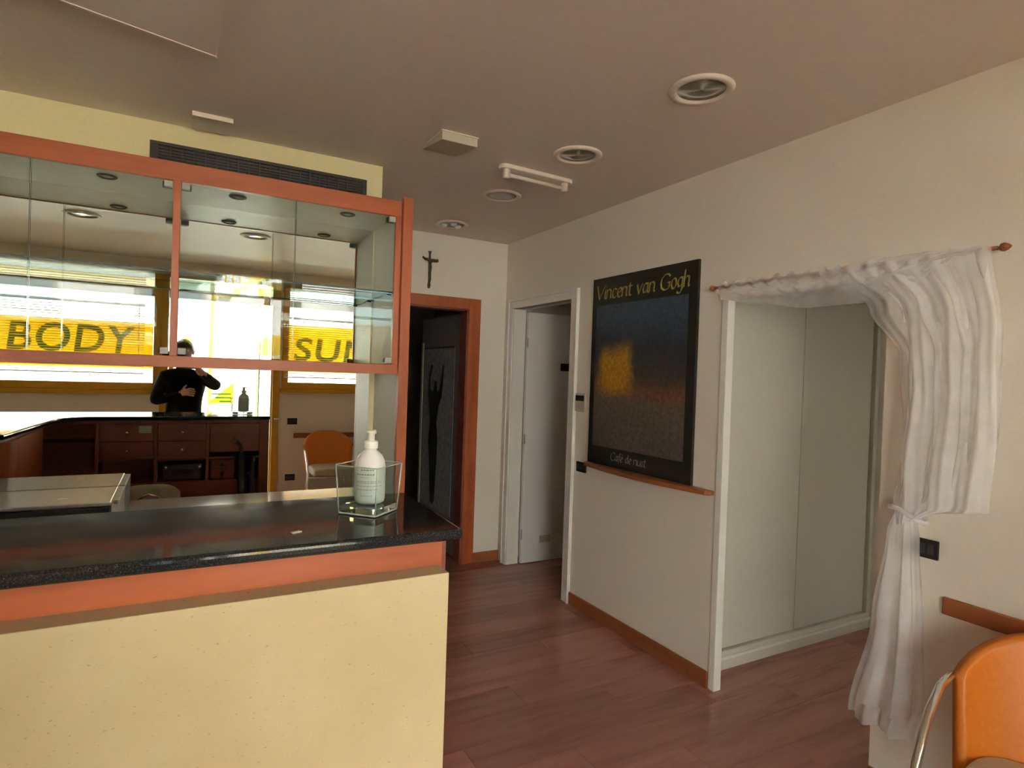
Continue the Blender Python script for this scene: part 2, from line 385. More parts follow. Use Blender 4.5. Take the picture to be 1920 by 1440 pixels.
# trims: casings, baseboards, jambs
d2 = struct(empty('door_2', (XR, 3.95, 0)))
c = MB(); c.box(XR-0.016, XR, 3.445, 3.53, 0, 2.195); c.box(XR-0.016, XR, 4.378, 4.445, 0, 2.195); c.box(XR-0.016, XR, 3.53, 4.378, 2.122, 2.195)
c.build('casing', 'white_wood', d2, bevel=0.004)
c = MB(); c.box(XR-0.026, XR-0.016, 3.445, 3.462, 0, 2.195); c.box(XR-0.026, XR-0.016, 4.428, 4.445, 0, 2.195); c.box(XR-0.026, XR-0.016, 3.462, 4.428, 2.178, 2.195)
c.build('casing_bead', 'white_wood', d2, bevel=0.003)
c = MB(); c.box(XR, XR+0.11, 3.512, 3.53, 0, 2.122); c.box(XR-0.002, XR+0.11, 4.372, 4.396, 0, 2.122); c.box(XR, XR+0.11, 3.512, 4.396, 2.122, 2.14)
c.build('jamb', 'white_wood', d2)
lf = B(XR+0.114, XR+0.915, 4.332, 4.370, 0.008, 2.105).build('door_leaf', 'white_wood', d2, bevel=0.003)
lf['label'] = 'white flush door leaf standing open into the side room'
B(XR+0.445, XR+0.545, 4.322, 4.336, 1.625, 1.69).build('hook_plate', 'black', lf, bevel=0.004)
B(XR+0.29, XR+0.40, 4.331, 4.336, 0.165, 0.225).build('sticker', 'beige_pl', lf)
for z in (0.25, 1.05, 1.85):
    MB().tube([(XR+0.112, 4.33, z-0.04), (XR+0.112, 4.33, z+0.04)], 0.007, 8).build('hinge', 'greycol', d2, smooth=True)

d3 = struct(empty('door_3', (1.66, YB, 0)))
c = MB(); c.box(1.13, 1.24, YB-0.018, YB, 0, 2.19); c.box(2.075, 2.18, YB-0.018, YB, 0, 2.19); c.box(1.24, 2.075, YB-0.018, YB, 2.103, 2.19)
c.build('casing', 'red_v', d3, bevel=0.004)
c = MB(); c.box(1.225, 1.24, YB-0.005, YB+0.12, 0, 2.103); c.box(2.06, 2.078, YB-0.005, YB+0.12, 0, 2.103); c.box(1.225, 2.078, YB-0.005, YB+0.12, 2.09, 2.103)
c.build('jamb', 'darkred', d3)
lf3 = B(2.085, 2.125, YB+0.13, 5.60, 0.01, 2.08).build('door_leaf', 'leaf_shaded', d3)
B(2.079, 2.085, 5.555, 5.60, 0.28, 1.86).build('edge_strip', 'beige_pl', lf3)

struct(B(XR-0.014, XR, 2.19, 3.444, 0, 0.085).build('baseboard_right', 'brown', bevel=0.004))
struct(B(XR-0.014, XR, YF, 1.365, 0, 0.085).build('baseboard_near', 'brown', bevel=0.004))
struct(B(2.181, XR, YB-0.014, YB, 0, 0.085).build('baseboard_back', 'brown', bevel=0.004))
struct(B(1.0, XR-0.014, YF, YF+0.014, 0, 0.085).build('baseboard_front', 'brown', bevel=0.004))
struct(B(XR-0.006, XR+T+0.004, 2.145, 2.185, 0, 2.0).build('trim_1', 'white_wood', bevel=0.003))
struct(B(XR-0.016, XR, YF, 1.124, 0.773, 0.834).build('trim_2', 'brown', bevel=0.004))
struct(B(1.208, XR-0.016, YF, YF+0.016, 0.748, 0.808).build('trim_3', 'brown', bevel=0.004))

# ------------------------------------------------------------------ street front: windows and door
def window(name, x0, x1, z0, z1, mull):
    wn = struct(empty(name, ((x0+x1)/2, YF-0.06, z0)))
    fr = MB(); ya, yb = YF-0.10, YF+0.015
    fr.box(x0, x0+0.07, ya, yb, z0, z1); fr.box(x1-0.07, x1, ya, yb, z0, z1); fr.box(x0+0.07, x1-0.07, ya, yb, z0, z0+0.075); fr.box(x0+0.07, x1-0.07, ya, yb, z1-0.05, z1)
    fr.build('window_frame', 'yellow_frame', wn, bevel=0.006)
    B(x0-0.02, x1+0.02, YF-0.02, YF+0.05, z0-0.045, z0).build('window_sill', 'yellow_frame', wn, bevel=0.006)
    B(x0+0.07, x1-0.07, ya+0.01, yb-0.01, 2.285, 2.365).build('transom_bar', 'cream', wn, bevel=0.004)
    for (a, b) in ((z0+0.075, 2.285), (2.365, z1-0.05)):
        B(x0+0.07, x1-0.07, YF-0.075, YF-0.069, a, b).build('pane', 'winglass', wn)
    return wn
wl = window('window_1', WL[0], WL[1], WL[2], WL[3], 0)
wrn = window('window_2', WR[0], WR[1], WR[2], WR[3], 0)
w3 = struct(empty('niche_fill_window', (3.3, YF-0.06, 1.0)))  # unseen window added to brighten the niche closet doors
c = MB(); c.box(3.0, 3.06, YF-0.1, YF+0.01, 1.0, 1.75); c.box(3.54, 3.6, YF-0.1, YF+0.01, 1.0, 1.75); c.box(3.06, 3.54, YF-0.1, YF+0.01, 1.0, 1.06); c.box(3.06, 3.54, YF-0.1, YF+0.01, 1.69, 1.75)
c.build('window_frame', 'yellow_frame', w3, bevel=0.006)
B(3.06, 3.54, YF-0.075, YF-0.069, 1.06, 1.69).build('pane', 'winglass', w3)
def yfilm(x0, x1, z0, z1, txt, tx0, tx1, tz0, tz1, label):
    e = B(x0, x1, YF-0.0775, YF-0.0765, z0, z1).build('window_film', 'yellow_film')
    tag(e, label, 'window film', 'yellow window films')
    cu = bpy.data.curves.new('letters', 'FONT'); cu.body = txt; cu.size = 1; cu.offset = 0.02; cu.shear = 0.12; cu.extrude = 0.0; cu.space_character = 1.1
    to = bpy.data.objects.new('tmp', cu); COL.objects.link(to)
    dg = bpy.context.evaluated_depsgraph_get(); dg.update()
    me = bpy.data.meshes.new_from_object(to.evaluated_get(dg)); bpy.data.objects.remove(to)
    xs = [v.co.x for v in me.vertices]; ys = [v.co.y for v in me.vertices]
    sx = (tx1-tx0)/(max(xs)-min(xs)); sy = (tz1-tz0)/(max(ys)-min(ys)); mx, my = min(xs), min(ys)
    for v in me.vertices:
        v.co = Vector((tx0+(v.co.x-mx)*sx, YF-0.0760, tz0+(v.co.y-my)*sy)) - ORG[e.name]
    o = bpy.data.objects.new('lettering', me); COL.objects.link(o); o.parent = e; me.materials.append(M['green_film'])
    o['label'] = 'green capital letters reading ' + txt
yfilm(-1.93, -0.24, 1.515, 2.0, 'BODY', -1.47, -0.40, 1.665, 1.955, 'yellow film with green letters BODY on the left street window')
yfilm(1.13, 2.23, 1.53, 2.09, 'SUN', 1.20, 2.12, 1.66, 1.94, 'yellow film with green letters SUN on the right street window')

tf = B(-1.93, -0.24, YF-0.0775, YF-0.0765, 2.375, 2.475).build('window_film', 'yellow_film'); tag(tf, 'plain narrow yellow film across the top of the BODY window', 'window film', 'yellow window films')
def blind(x0, x1, z0, z1, label, y=YF+0.045, pitch=0.025):
    e = empty('venetian_blind', ((x0+x1)/2, y, z0), label, 'blind', 'white venetian blinds')
    B(x0, x1, y-0.013, y+0.013, z1-0.03, z1).build('head_rail', 'slat', e, bevel=0.003)
    B(x0, x1, y-0.011, y+0.011, z0, z0+0.014).build('bottom_rail', 'slat', e, bevel=0.003)
    s = MB(); z = z0 + 0.03
    a = R(16); hw = 0.0125
    while z < z1-0.035:
        dy, dz = hw*math.cos(a), hw*math.sin(a)
        s.add([(x0,y-dy,z-dz),(x1,y-dy,z-dz),(x1,y,z+0.0022),(x0,y,z+0.0022),(x1,y+dy,z+dz),(x0,y+dy,z+dz)], [(0,1,2,3),(3,2,4,5)])
        z += pitch
    so = s.build('slats', 'slat', e, solid=0.0006); so['kind'] = 'stuff'
    for xx in (x0+0.12, x1-0.12):
        MB().tube([(xx, y+0.014, z0), (xx, y+0.014, z1)], 0.0015, 5).build('ladder_cord', 'slat', e)
    MB().tube([(x1-0.05, y+0.03, z1-0.03), (x1-0.05, y+0.032, z0+0.1)], 0.004, 6).build('wand', 'slat', e)
blind(-1.98, -0.315, 1.455, 2.19, 'long white venetian blind lowered behind the BODY window')
blind(-1.98, -0.315, 2.36, 2.50, 'short white venetian blind above the BODY window')
blind(1.075, 2.28, 1.46, 2.17, 'long white venetian blind lowered behind the SUN window')
blind(1.075, 2.28, 2.385, 2.50, 'short white venetian blind above the SUN window')

d1 = struct(empty('door_1', (0.44, YF-0.05, 0)))
x0, x1 = DR[0], DR[1]; ya, yb = YF-0.10, YF+0.015
c = MB(); c.box(x0-0.045, x0+0.03, ya, yb, 0, 2.53); c.box(x1-0.06, x1+0.03, ya, yb, 0, 2.53); c.box(x0, x1, ya, yb, 2.50, 2.53)
c.build('door_frame', 'yellow_frame', d1, bevel=0.006)
B(x0+0.03, x1-0.06, ya, yb, 2.285, 2.375).build('transom_bar', 'cream', d1, bevel=0.004)
B(x0+0.03, x1-0.06, YF-0.065, YF-0.059, 2.375, 2.50).build('transom_pane', 'winglass', d1)
B(0.812, 0.824, YF-0.085, YF-0.03, 0.0, 2.285).build('mullion', 'greycol', d1)
B(0.824, 0.94, YF-0.065, YF-0.059, 0.05, 2.285).build('side_pane', 'winglass', d1)
B(x0+0.03, 0.812, ya, yb, -0.0, 0.012).build('threshold', 'greycol', d1)
# glazed door leaf, standing open into the street
lx = -0.09
lfm = MB(); lfm.box(lx, lx+0.045, YF-1.0, YF-0.10, 0.015, 0.12); lfm.box(lx, lx+0.045, YF-1.0, YF-0.10, 2.19, 2.28); lfm.box(lx, lx+0.045, YF-1.0, YF-0.92, 0.12, 2.19); lfm.box(lx, lx+0.045, YF-0.18, YF-0.10, 0.12, 2.19)
lo = lfm.build('door_leaf', 'yellow_frame', d1, bevel=0.005)
B(lx+0.02, lx+0.026, YF-0.92, YF-0.18, 0.12, 2.19).build('door_pane', 'winglass', lo)
# yellow standing post beside the door (edge of the side light)
B(0.955, 1.03, YF+0.016, YF+0.045, 0.0, 2.28).build('cover_strip', 'yellow_frame', d1, bevel=0.006)
MB().tube([(0.985, YF+0.045, 0.98), (0.985, YF+0.09, 0.98), (1.05, YF+0.09, 0.985)], 0.009, 8).build('door_handle', 'chrome', d1, smooth=True)
def plate(name, label, x0, x1, y0, y1, z0, z1, axis, m='black', grp=None):
    e = empty(name, ((x0+x1)/2, (y0+y1)/2, z0), label, 'socket', grp)
    B(x0,x1,y0,y1,z0,z1).build('cover', m, e, bevel=0.003)
    cx, cyy, cz = (x0+x1)/2, (y0+y1)/2, (z0+z1)/2
    for k in (-1, 0, 1):
        if axis == 'y': B(cx+k*0.028-0.010, cx+k*0.028+0.010, y1, y1+0.0025, cz-0.018, cz+0.018).build('button', 'darkgrey', e)
        elif axis == '-x': B(x0-0.0025, x0, cyy+k*0.028-0.010, cyy+k*0.028+0.010, cz-0.018, cz+0.018).build('button', 'darkgrey', e)
    return e
plate('wall_socket', 'upper black switch plate on the street wall beside the door', 1.135, 1.245, YF, YF+0.012, 0.91, 0.985, 'y')
plate('wall_socket', 'lower black socket plate near the floor on the street wall', 1.125, 1.235, YF, YF+0.012, 0.25, 0.325, 'y')
plate('wall_socket', 'black socket plate on the right wall beside the tied curtain', XR-0.012, XR, 1.146, 1.25, 0.955, 1.024, '-x')
plate('wall_socket', 'black socket plate left of the curved shelf under the poster', XR-0.012, XR, 3.30, 3.406, 0.932, 1.0, '-x')

# ------------------------------------------------------------------ outside
struct(B(-70, 70, -70, 70, -0.35, -0.12).build('ground_terrace', 'terrace'))
fb = empty('white_building', (1, -9.2, -0.12), 'white rendered building across the street with beige band', 'building')
B(-9, 9, -12, -9, -0.12, 6.5).build('facade', 'facade', fb)
B(-9, 9, -9.0, -8.85, 1.55, 1.98).build('beige_band', 'facade_b', fb)
B(-9, 9, -9.0, -8.93, 2.07, 2.12).build('ledge', 'greycol', fb)
for i, xx in enumerate((-6, -3.4, -0.8, 3.6, 6.2)):
    f = B(xx, xx+1.3, -9.0, -8.95, 2.6, 4.2).build('window', 'greycol', fb); B(xx+0.08, xx+1.22, -8.95, -8.94, 2.68, 4.12).build('pane', 'teal', f)
B(-9, 9, -12, -8.4, 6.5, 6.8).build('roof', 'greycol', fb)
pc = B(-8.0, 0.42, -3.6, -1.3, 2.60, 2.95).build('porch_canopy', 'soffit'); tag(pc, 'dark grey canopy slab over the pavement left of the entrance', 'canopy')  # soffit by the door, extended to block steep sky light
bc_ = B(0.42, 8.0, -4.6, -1.3, 4.1, 4.35).build('sky_blocker_slab', 'soffit'); tag(bc_, 'added grey slab blocking steep sky light right of the entrance', 'light blocker')  # unseen slab added to cut steep sky light at the front
st = empty('outdoor_stair', (1.2, -6, 0), 'yellow outdoor stair with slanting handrail seen above the door', 'stair')
sb = MB(); sb.prism([(0.55,2.78),(0.75,2.78),(1.75,3.42),(1.75,3.6)], -6.06, -6.0, 'xz'); sb.build('stringer', 'yellow_out', st)
MB().tube([(0.52,-6.0,3.1),(1.75,-6.0,3.95)], 0.03, 8).build('handrail', 'yellow_out', st, smooth=True)
for i in range(11):
    xx = 0.58+i*0.115; MB().tube([(xx,-6.0,2.80+(xx-0.55)*0.66),(xx,-6.0,3.12+(xx-0.55)*0.68)], 0.014, 6).build('baluster', 'yellow_out', st)
for i in range(7):
    B(0.62+i*0.16, 0.80+i*0.16, -6.9, -6.06, 2.78+i*0.1, 2.82+i*0.1).build('tread', 'teal', st)
MB().tube([(1.78,-6.03,-0.12),(1.78,-6.03,4.0)], 0.05, 8).build('post', 'yellow_out', st)
MB().tube([(0.52,-6.03,-0.12),(0.52,-6.03,3.2)], 0.04, 8).build('post', 'yellow_out', st)
yb_ = empty('yellow_hoarding', (1.2, -3.05, -0.12), 'yellow panelled hoarding standing outside right of the door', 'hoarding')
for a, b in ((1.04, 1.15), (1.16, 1.34)):
    B(a, b, -3.08, -3.04, 1.74, 2.01).build('panel', 'yellow_out', yb_, bevel=0.004); B(a, b, -3.08, -3.04, 2.55, 2.72).build('panel', 'yellow_out', yb_, bevel=0.004)
B(1.0, 1.04, -3.10, -3.02, -0.12, 2.8).build('post', 'yellow_out', yb_); B(1.34, 1.38, -3.10, -3.02, -0.12, 2.8).build('post', 'yellow_out', yb_)
ye = empty('yellow_chair_outside', (0.12, -3, -0.12), 'tilted yellow board on a thin pole outside the door', 'board')
MB().prism([(0.06,1.96),(0.14,1.95),(0.19,1.73),(0.10,1.74)], -3.02, -2.99, 'xz').build('board', 'yellow_out', ye); MB().tube([(0.14,-3.005,-0.12),(0.14,-3.005,1.74)], 0.012, 8).build('pole', 'greycol', ye)
ye.name = 'outdoor_board'
rl = empty('outdoor_railing', (1.05, -4, -0.12), 'white metal railing with upright bars outside the door', 'railing')
MB().tube([(0.80,-4,-0.12),(0.80,-4,1.30),(0.86,-4,1.40),(2.2,-4,1.40)], 0.028, 8).build('top_rail', 'facade', rl, smooth=True)
MB().tube([(0.80,-4,0.86),(2.2,-4,0.86)], 0.02, 8).build('bottom_rail', 'facade', rl)
for i in range(14): xx = 0.9+i*0.09; MB().tube([(xx,-4,0.86),(xx,-4,1.38)], 0.009, 6).build('bar', 'facade', rl)
for xx in (1.5, 2.18): MB().tube([(xx,-4,-0.12),(xx,-4,1.40)], 0.022, 8).build('post', 'facade', rl)
sg = empty('triangular_sign', (0.55, -2.6, -0.12), 'yellow triangular roadside sign with printed lines outside', 'sign')
MB().prism([(0.35,1.06),(0.67,1.06),(0.67,1.35)], -2.62, -2.60, 'xz').build('triangle', 'yellow_out', sg)
B(0.35, 0.67, -2.62, -2.60, 0.90, 1.045).build('board', 'facade', sg)
t = MB()
for i in range(3): t.box(0.50-i*0.05, 0.64, -2.60, -2.598, 1.08+i*0.05, 1.10+i*0.05)
t.build('printed_lines', 'green', sg)
MB().prism([(0.40,1.0),(0.43,1.0),(0.63,0.95),(0.60,0.95)], -2.60, -2.598, 'xz').build('printed_mark', 'greycol', sg)
MB().tube([(0.36,-2.61,-0.12),(0.36,-2.61,1.06)], 0.014, 6).build('leg', 'greycol', sg); MB().tube([(0.66,-2.61,-0.12),(0.66,-2.61,1.06)], 0.014, 6).build('leg', 'greycol', sg)

# ------------------------------------------------------------------ reception counter
GX1 = 0.588
def rounded(poly, idx, r, n=8):
    out = []
    for i, p in enumerate(poly):
        if i in idx:
            a = Vector(poly[i-1]); b = Vector(p); c_ = Vector(poly[(i+1) % len(poly)])
            d1v = (a-b).normalized(); d2v = (c_-b).normalized(); rr = idx[i]
            p0, p1 = b+d1v*rr, b+d2v*rr
            for k in range(n+1):
                t = k/n; q = p0*(1-t)**2 + b*2*t*(1-t) + p1*t*t; out.append((q.x, q.y))
        else: out.append(p)
    return out
ctop = rounded([(GX1,1.27),(GX1+0.014,1.728),(-0.63,1.728),(-0.71,2.84),(-1.24,2.84),(-1.24,1.27)], {0: 0.012, 2: 0.22, 5: 0.15}, 0)
g = MB().prism(ctop, 1.186, 1.212).build('granite_countertop', 'granite', bevel=0.010, segs=3)
tag(g, 'polished black granite countertop curving along the reception counter', 'countertop')
ct = empty('reception_counter', (-0.2, 1.5, 0), 'reception counter with pale yellow speckled front and orange wood band', 'counter')
MB().prism(rounded([(0.580,1.375),(0.60,1.70),(-0.66,1.70),(-0.74,2.80),(-1.20,2.80),(-1.20,1.375)], {2: 0.20}, 0), 1.165, 1.186).build('top_board', 'darkred', ct)
MB().prism([(0.580,1.375),(0.582,1.41),(-1.16,1.41),(-1.16,2.80),(-1.20,2.80),(-1.20,1.375)], 1.04, 1.165).build('wood_band', 'red', ct, bevel=0.002)
fpn = B(-1.24, 0.572, 1.31, 1.38, 0.0, 1.10).build('front_panel', 'yellow_panel', ct, bevel=0.0015)
fpn['label'] = 'pale yellow speckled laminate front panel'
B(-1.24, -1.17, 1.385, 2.80, 0.0, 1.10).build('side_panel', 'yellow_panel', ct, bevel=0.0015)
B(-1.17, 0.565, 1.385, 1.40, 0.0, 1.04).build('back_board', 'darkred', ct)
yb0, yb1 = 1.42, 1.69
for xx in (-0.455, -0.122, 0.197, 0.545):
    B(xx-0.010, xx+0.010, 1.40, yb1, 0.0, 1.165).build('upright', 'darkred', ct, bevel=0.001)
B(0.555, 0.600, 1.40, yb1+0.004, 0.0, 1.165).build('end_panel', 'darkred', ct)
B(-0.455, 0.545, 1.40, yb1-0.004, 0.735, 0.757).build('shelf', 'darkred', ct)
B(-0.455, 0.545, 1.40, yb1-0.004, 0.905, 0.92).build('shelf', 'darkred', ct)
B(-1.10, -0.465, 1.40, yb1-0.06, 0.735, 0.757).build('shelf', 'darkred', ct)
B(-1.10, -0.465, 1.40, yb1-0.06, 1.02, 1.035).build('shelf', 'darkred', ct)
B(-0.455, 0.545, yb1-0.02, yb1-0.004, 0.02, 0.735).build('lower_panel', 'darkred', ct)
B(-0.80, -0.70, 1.95, 2.76, 0.0, 1.165).build('return_panel', 'red_v', ct)
def drawer(x0, x1, z0, z1):
    d = B(x0, x1, yb1-0.012, yb1+0.006, z0, z1).build('drawer', 'darkred', ct, bevel=0.002)
    MB().lathe([(0.004,0),(0.004,0.010),(0.010,0.014),(0.011,0.020),(0.006,0.025),(0.0,0.026)], ((x0+x1)/2, yb1+0.006, (z0+z1)/2), 12, 'y').build('knob', 'chrome', d, smooth=True)
    return d
for (a, b) in ((-0.443, -0.134), (-0.110, 0.185)):
    drawer(a, b, 1.043, 1.160); drawer(a, b, 0.922, 1.039)
drawer(0.209, 0.533, 0.955, 1.160)
cd = B(-0.222, -0.148, yb1+0.006, yb1+0.0075, 1.098, 1.146).build('label_card', 'paper'); tag(cd, 'small pale green card stuck on a counter drawer', 'card')
# items in the counter bays
pr = empty('card_reader', (0.04, 1.60, 0.757), 'dark boxy device on the counter shelf below the drawers', 'device')
B(-0.075, 0.165, 1.50, 1.67, 0.762, 0.875).build('body', 'darkgrey', pr, bevel=0.008)
B(-0.02, 0.11, 1.67, 1.676, 0.80, 0.84).build('panel', 'black', pr)
for xx in (-0.06, 0.15): MB().lathe([(0.010,0),(0.010,0.006),(0,0.007)], (xx, 1.67, 0.85), 10, 'y').build('knob', 'chrome', pr)
for xx in (-0.05, 0.14): B(xx-0.012, xx+0.012, 1.51, 1.66, 0.757, 0.762).build('foot', 'black', pr)
dbx = empty('drawer_box', (0.30, 1.60, 0.757), 'small dark wooden drawer box in the right counter bay', 'box')
B(0.212, 0.375, 1.46, 1.66, 0.757, 0.895).build('body', 'darkred', dbx, bevel=0.002)
for z in (0.764, 0.832):
    q = B(0.22, 0.367, 1.66, 1.668, z, z+0.058).build('drawer', 'darkred', dbx, bevel=0.002)
    MB().lathe([(0.014,0),(0.014,0.004),(0,0.005)], (0.294, 1.668, z+0.03), 12, 'y').build('knob', 'black', q)
um = empty('folded_umbrella', (0.44, 1.725, 0.757), 'dark folded umbrella leaning against the counter back', 'umbrella')
MB().tube([(0.455,1.745,0.0),(0.43,1.735,0.62),(0.415,1.722,0.95)], [0.022,0.040,0.028], 10).build('canopy', 'black', um, smooth=True)
MB().tube([(0.415,1.722,0.95),(0.408,1.72,1.0),(0.385,1.72,1.03),(0.365,1.722,1.02)], 0.012, 8).build('handle', 'darkgrey', um, smooth=True)
um2 = empty('folded_bag', (0.49, 1.73, 0.0), 'tall dark tube leaning beside the umbrella at the counter end', 'tube')
MB().tube([(0.50,1.75,0.0),(0.485,1.735,0.9)], 0.021, 10).build('body', 'darkgrey', um2, smooth=True); MB().lathe([(0.023,0),(0.023,0.03),(0,0.032)], (0.485,1.735,0.89), 12).build('cap', 'black', um2)
um2.name = 'poster_tube'
# little chip on granite
pg = MB().prism([(0.225,1.365),(0.246,1.372),(0.240,1.380),(0.222,1.373)], 1.2122, 1.2145).build('paper_scrap', 'cream'); tag(pg, 'tiny pale scrap lying on the black granite', 'scrap')

# bottle and glass vase on the counter
vz = 1.2125
def square(cx, cyy, s, rot, z, rc=0.008):
    pts = []
    for k in range(4):
        a = rot + k*math.pi/2
        ca, sa = math.cos(a), math.sin(a)
        for t in (-1, 0, 1):
            dx, dy = s - rc + rc*math.cos(math.pi/4 + t*math.pi/4), s - rc + rc*math.sin(math.pi/4 + t*math.pi/4)
            pts.append((cx + dx*ca - dy*sa, cyy + dx*sa + dy*ca, z))
    return pts
vcx, vcy, vrot = 0.432, 1.515, R(3)
vm = MB(); rings = [square(vcx,vcy,0.050,vrot+R(0),vz), square(vcx,vcy,0.0565,vrot,vz+0.004), square(vcx,vcy,0.0635,vrot,vz+0.122), square(vcx,vcy,0.0595,vrot,vz+0.122), square(vcx,vcy,0.0510,vrot,vz+0.020)]
n = 12; vs_ = [p for r_ in rings for p in r_]; fs_ = [tuple(range(n-1,-1,-1))]
for i in range(4):
    for k in range(n): fs_.append((i*n+k, i*n+(k+1)%n, (i+1)*n+(k+1)%n, (i+1)*n+k))
fs_.append(tuple(4*n+k for k in range(n)))
vm.add(vs_, fs_); vo = vm.build('glass_vase', 'vaseglass'); tag(vo, 'square clear glass vase holding a bottle on the granite counter', 'vase')
vo.rotation_euler = (0, 0, R(39))
M['rim'] = mat('glass_edge_glint', (0.62, 0.68, 0.64), 0.08, 0.25, var=0.25, scale=(30,30,30))  # pale opaque colour imitates bright glints along the glass edges
for s_, z_, nm in ((0.0615, vz+0.1215, 'rim'), (0.0535, vz+0.003, 'base_edge')):
    ring = [Vector(p) for p in square(vcx, vcy, s_, vrot, z_)]; ring.append(ring[0])
    MB().tube(ring, 0.0014 if nm == 'rim' else 0.0022, 6, cap=False).build(nm, 'rim', vo, smooth=True)
for k in range(4):
    a_ = vrot+R(45)+k*math.pi/2
    MB().tube([(vcx+0.0735*math.cos(a_), vcy+0.0735*math.sin(a_), vz+0.004), (vcx+0.0835*math.cos(a_), vcy+0.0835*math.sin(a_), vz+0.121)], 0.0017, 6).build('corner_edge', 'rim', vo, smooth=True)
bs_ = MB(); q0 = square(vcx, vcy, 0.052, vrot, vz+0.0045); q1 = square(vcx, vcy, 0.0535, vrot, vz+0.0195)
bs_.add(q0+q1, [tuple(range(11,-1,-1)), tuple(range(12,24))]+[(i,(i+1)%12,12+(i+1)%12,12+i) for i in range(12)]); bs_.build('thick_base', 'vase', vo)
bo = empty('soap_bottle', (0.437, 1.525, vz+0.021), 'white plastic pump bottle standing inside the glass vase', 'bottle')
bz = vz+0.0215; bc = (0.437, 1.525, bz)
MB().lathe([(0.030,0),(0.0365,0.004),(0.0385,0.012),(0.0385,0.092),(0.0365,0.105),(0.030,0.120),(0.020,0.130),(0.0145,0.134),(0.0145,0.140)], bc, 36).build('body', 'liquid', bo, smooth=True)
MB().lathe([(0.0165,0),(0.0175,0.002),(0.0175,0.017),(0.015,0.020)], (bc[0],bc[1],bz+0.138), 24).build('collar', 'white', bo, smooth=True)
MB().lathe([(0.009,0),(0.009,0.018),(0.0115,0.020),(0.0115,0.025),(0.0,0.026)], (bc[0],bc[1],bz+0.158), 20).build('pump', 'white', bo, smooth=True)
MB().tube([(bc[0],bc[1],bz+0.180),(bc[0]+0.016,bc[1]+0.026,bz+0.180),(bc[0]+0.019,bc[1]+0.031,bz+0.174)], 0.0042, 8).build('spout', 'white', bo, smooth=True)
lb = MB()
def arc(z0, z1, a0, a1, r=0.0389, n=10):
    vs = []; fs = []
    for k in range(n+1):
        a = R(a0+(a1-a0)*k/n); vs += [(bc[0]+r*math.cos(a), bc[1]+r*math.sin(a), z0), (bc[0]+r*math.cos(a), bc[1]+r*math.sin(a), z1)]
    for k in range(n): fs.append((2*k, 2*k+2, 2*k+3, 2*k+1))
    lb.add(vs, fs)
for (h, th, a0, a1) in ((0.086,0.0030,-142,-92),(0.0745,0.0032,-160,-88),(0.068,0.0012,-146,-108),(0.058,0.0014,-160,-60),(0.0545,0.0014,-160,-60),(0.0465,0.0014,-160,-60),(0.0375,0.0016,-160,-75),(0.022,0.0014,-142,-95)):
    a = a0
    while a < a1:
        wd = random.uniform(6, 14); arc(bz+h, bz+h+th, a, min(a+wd, a1), n=3); a += wd + 2.5
lb.build('label_print', 'print', bo)

# ------------------------------------------------------------------ back bar: mirror, cabinet, worktop
mr_ = B(-1.06, 0.905, YM, YM+0.006, 0.885, 2.325).build('wall_mirror', 'mirror'); tag(mr_, 'large plain mirror fixed behind the glass wall cabinet', 'mirror')
YC = 2.85
cb = empty('wall_cabinet', (0, 3.04, 1.56), 'red wood framed wall cabinet with clear glass doors', 'cabinet')
B(-0.985, 0.935, YC, YC+0.02, 2.322, 2.398).build('top_rail', 'red', cb, bevel=0.002)
B(-0.985, 0.935, YC, YC+0.02, 1.558, 1.605).build('bottom_rail', 'red', cb, bevel=0.002)
B(0.905, 0.935, YC, YC+0.02, 1.605, 2.322).build('stile', 'red_v', cb, bevel=0.0015)
B(-0.985, -0.955, YC, YC+0.02, 1.605, 2.322).build('stile', 'red_v', cb, bevel=0.0015)
B(-0.034, -0.006, YC, YC+0.018, 1.605, 2.322).build('divider', 'red_v', cb, bevel=0.0015)
B(-0.985, 0.935, YC+0.02, YM, 2.325, 2.345).build('top_board', 'cream', cb)
B(-0.955, 0.911, YC+0.02, YM-0.002, 1.565, 1.583).build('bottom_board', 'cream', cb)
B(0.911, 0.935, YC+0.02, YM, 1.583, 2.325).build('side_board', 'cream', cb)
B(-0.985, -0.955, YC+0.02, YM, 1.583, 2.325).build('side_board', 'cream', cb)
gs = B(-0.95, 0.908, YC+0.035, YM-0.004, 1.953, 1.961).build('glass_shelf', 'shelfglass', cb)
B(-0.95, 0.908, YC+0.033, YC+0.035, 1.9525, 1.9615).build('shelf_edge', 'edge', gs)
B(0.908, 0.9105, YC+0.033, YM-0.004, 1.9525, 1.9605).build('shelf_edge', 'edge', gs)
for (xx, yy) in ((0.902,YC+0.06),(0.902,YM-0.03),(-0.02,YM-0.03)):
    MB().tube([(xx-0.012,yy,1.949),(xx+0.008,yy,1.949)], 0.005, 8).build('shelf_pin', 'black', cb)
for xx in (-0.755, -0.27, 0.215, 0.70):
    sp = MB().lathe([(0.036,2.325),(0.036,2.321),(0.030,2.318),(0.027,2.321),(0.022,2.3235)], (xx, 2.965, 0), 22).build('spotlight', 'brass', cb, smooth=True)
    MB().lathe([(0.022,2.3235),(0.014,2.3205),(0.0,2.3195)], (xx, 2.965, 0), 18).build('bulb', 'greycol', sp, smooth=True)
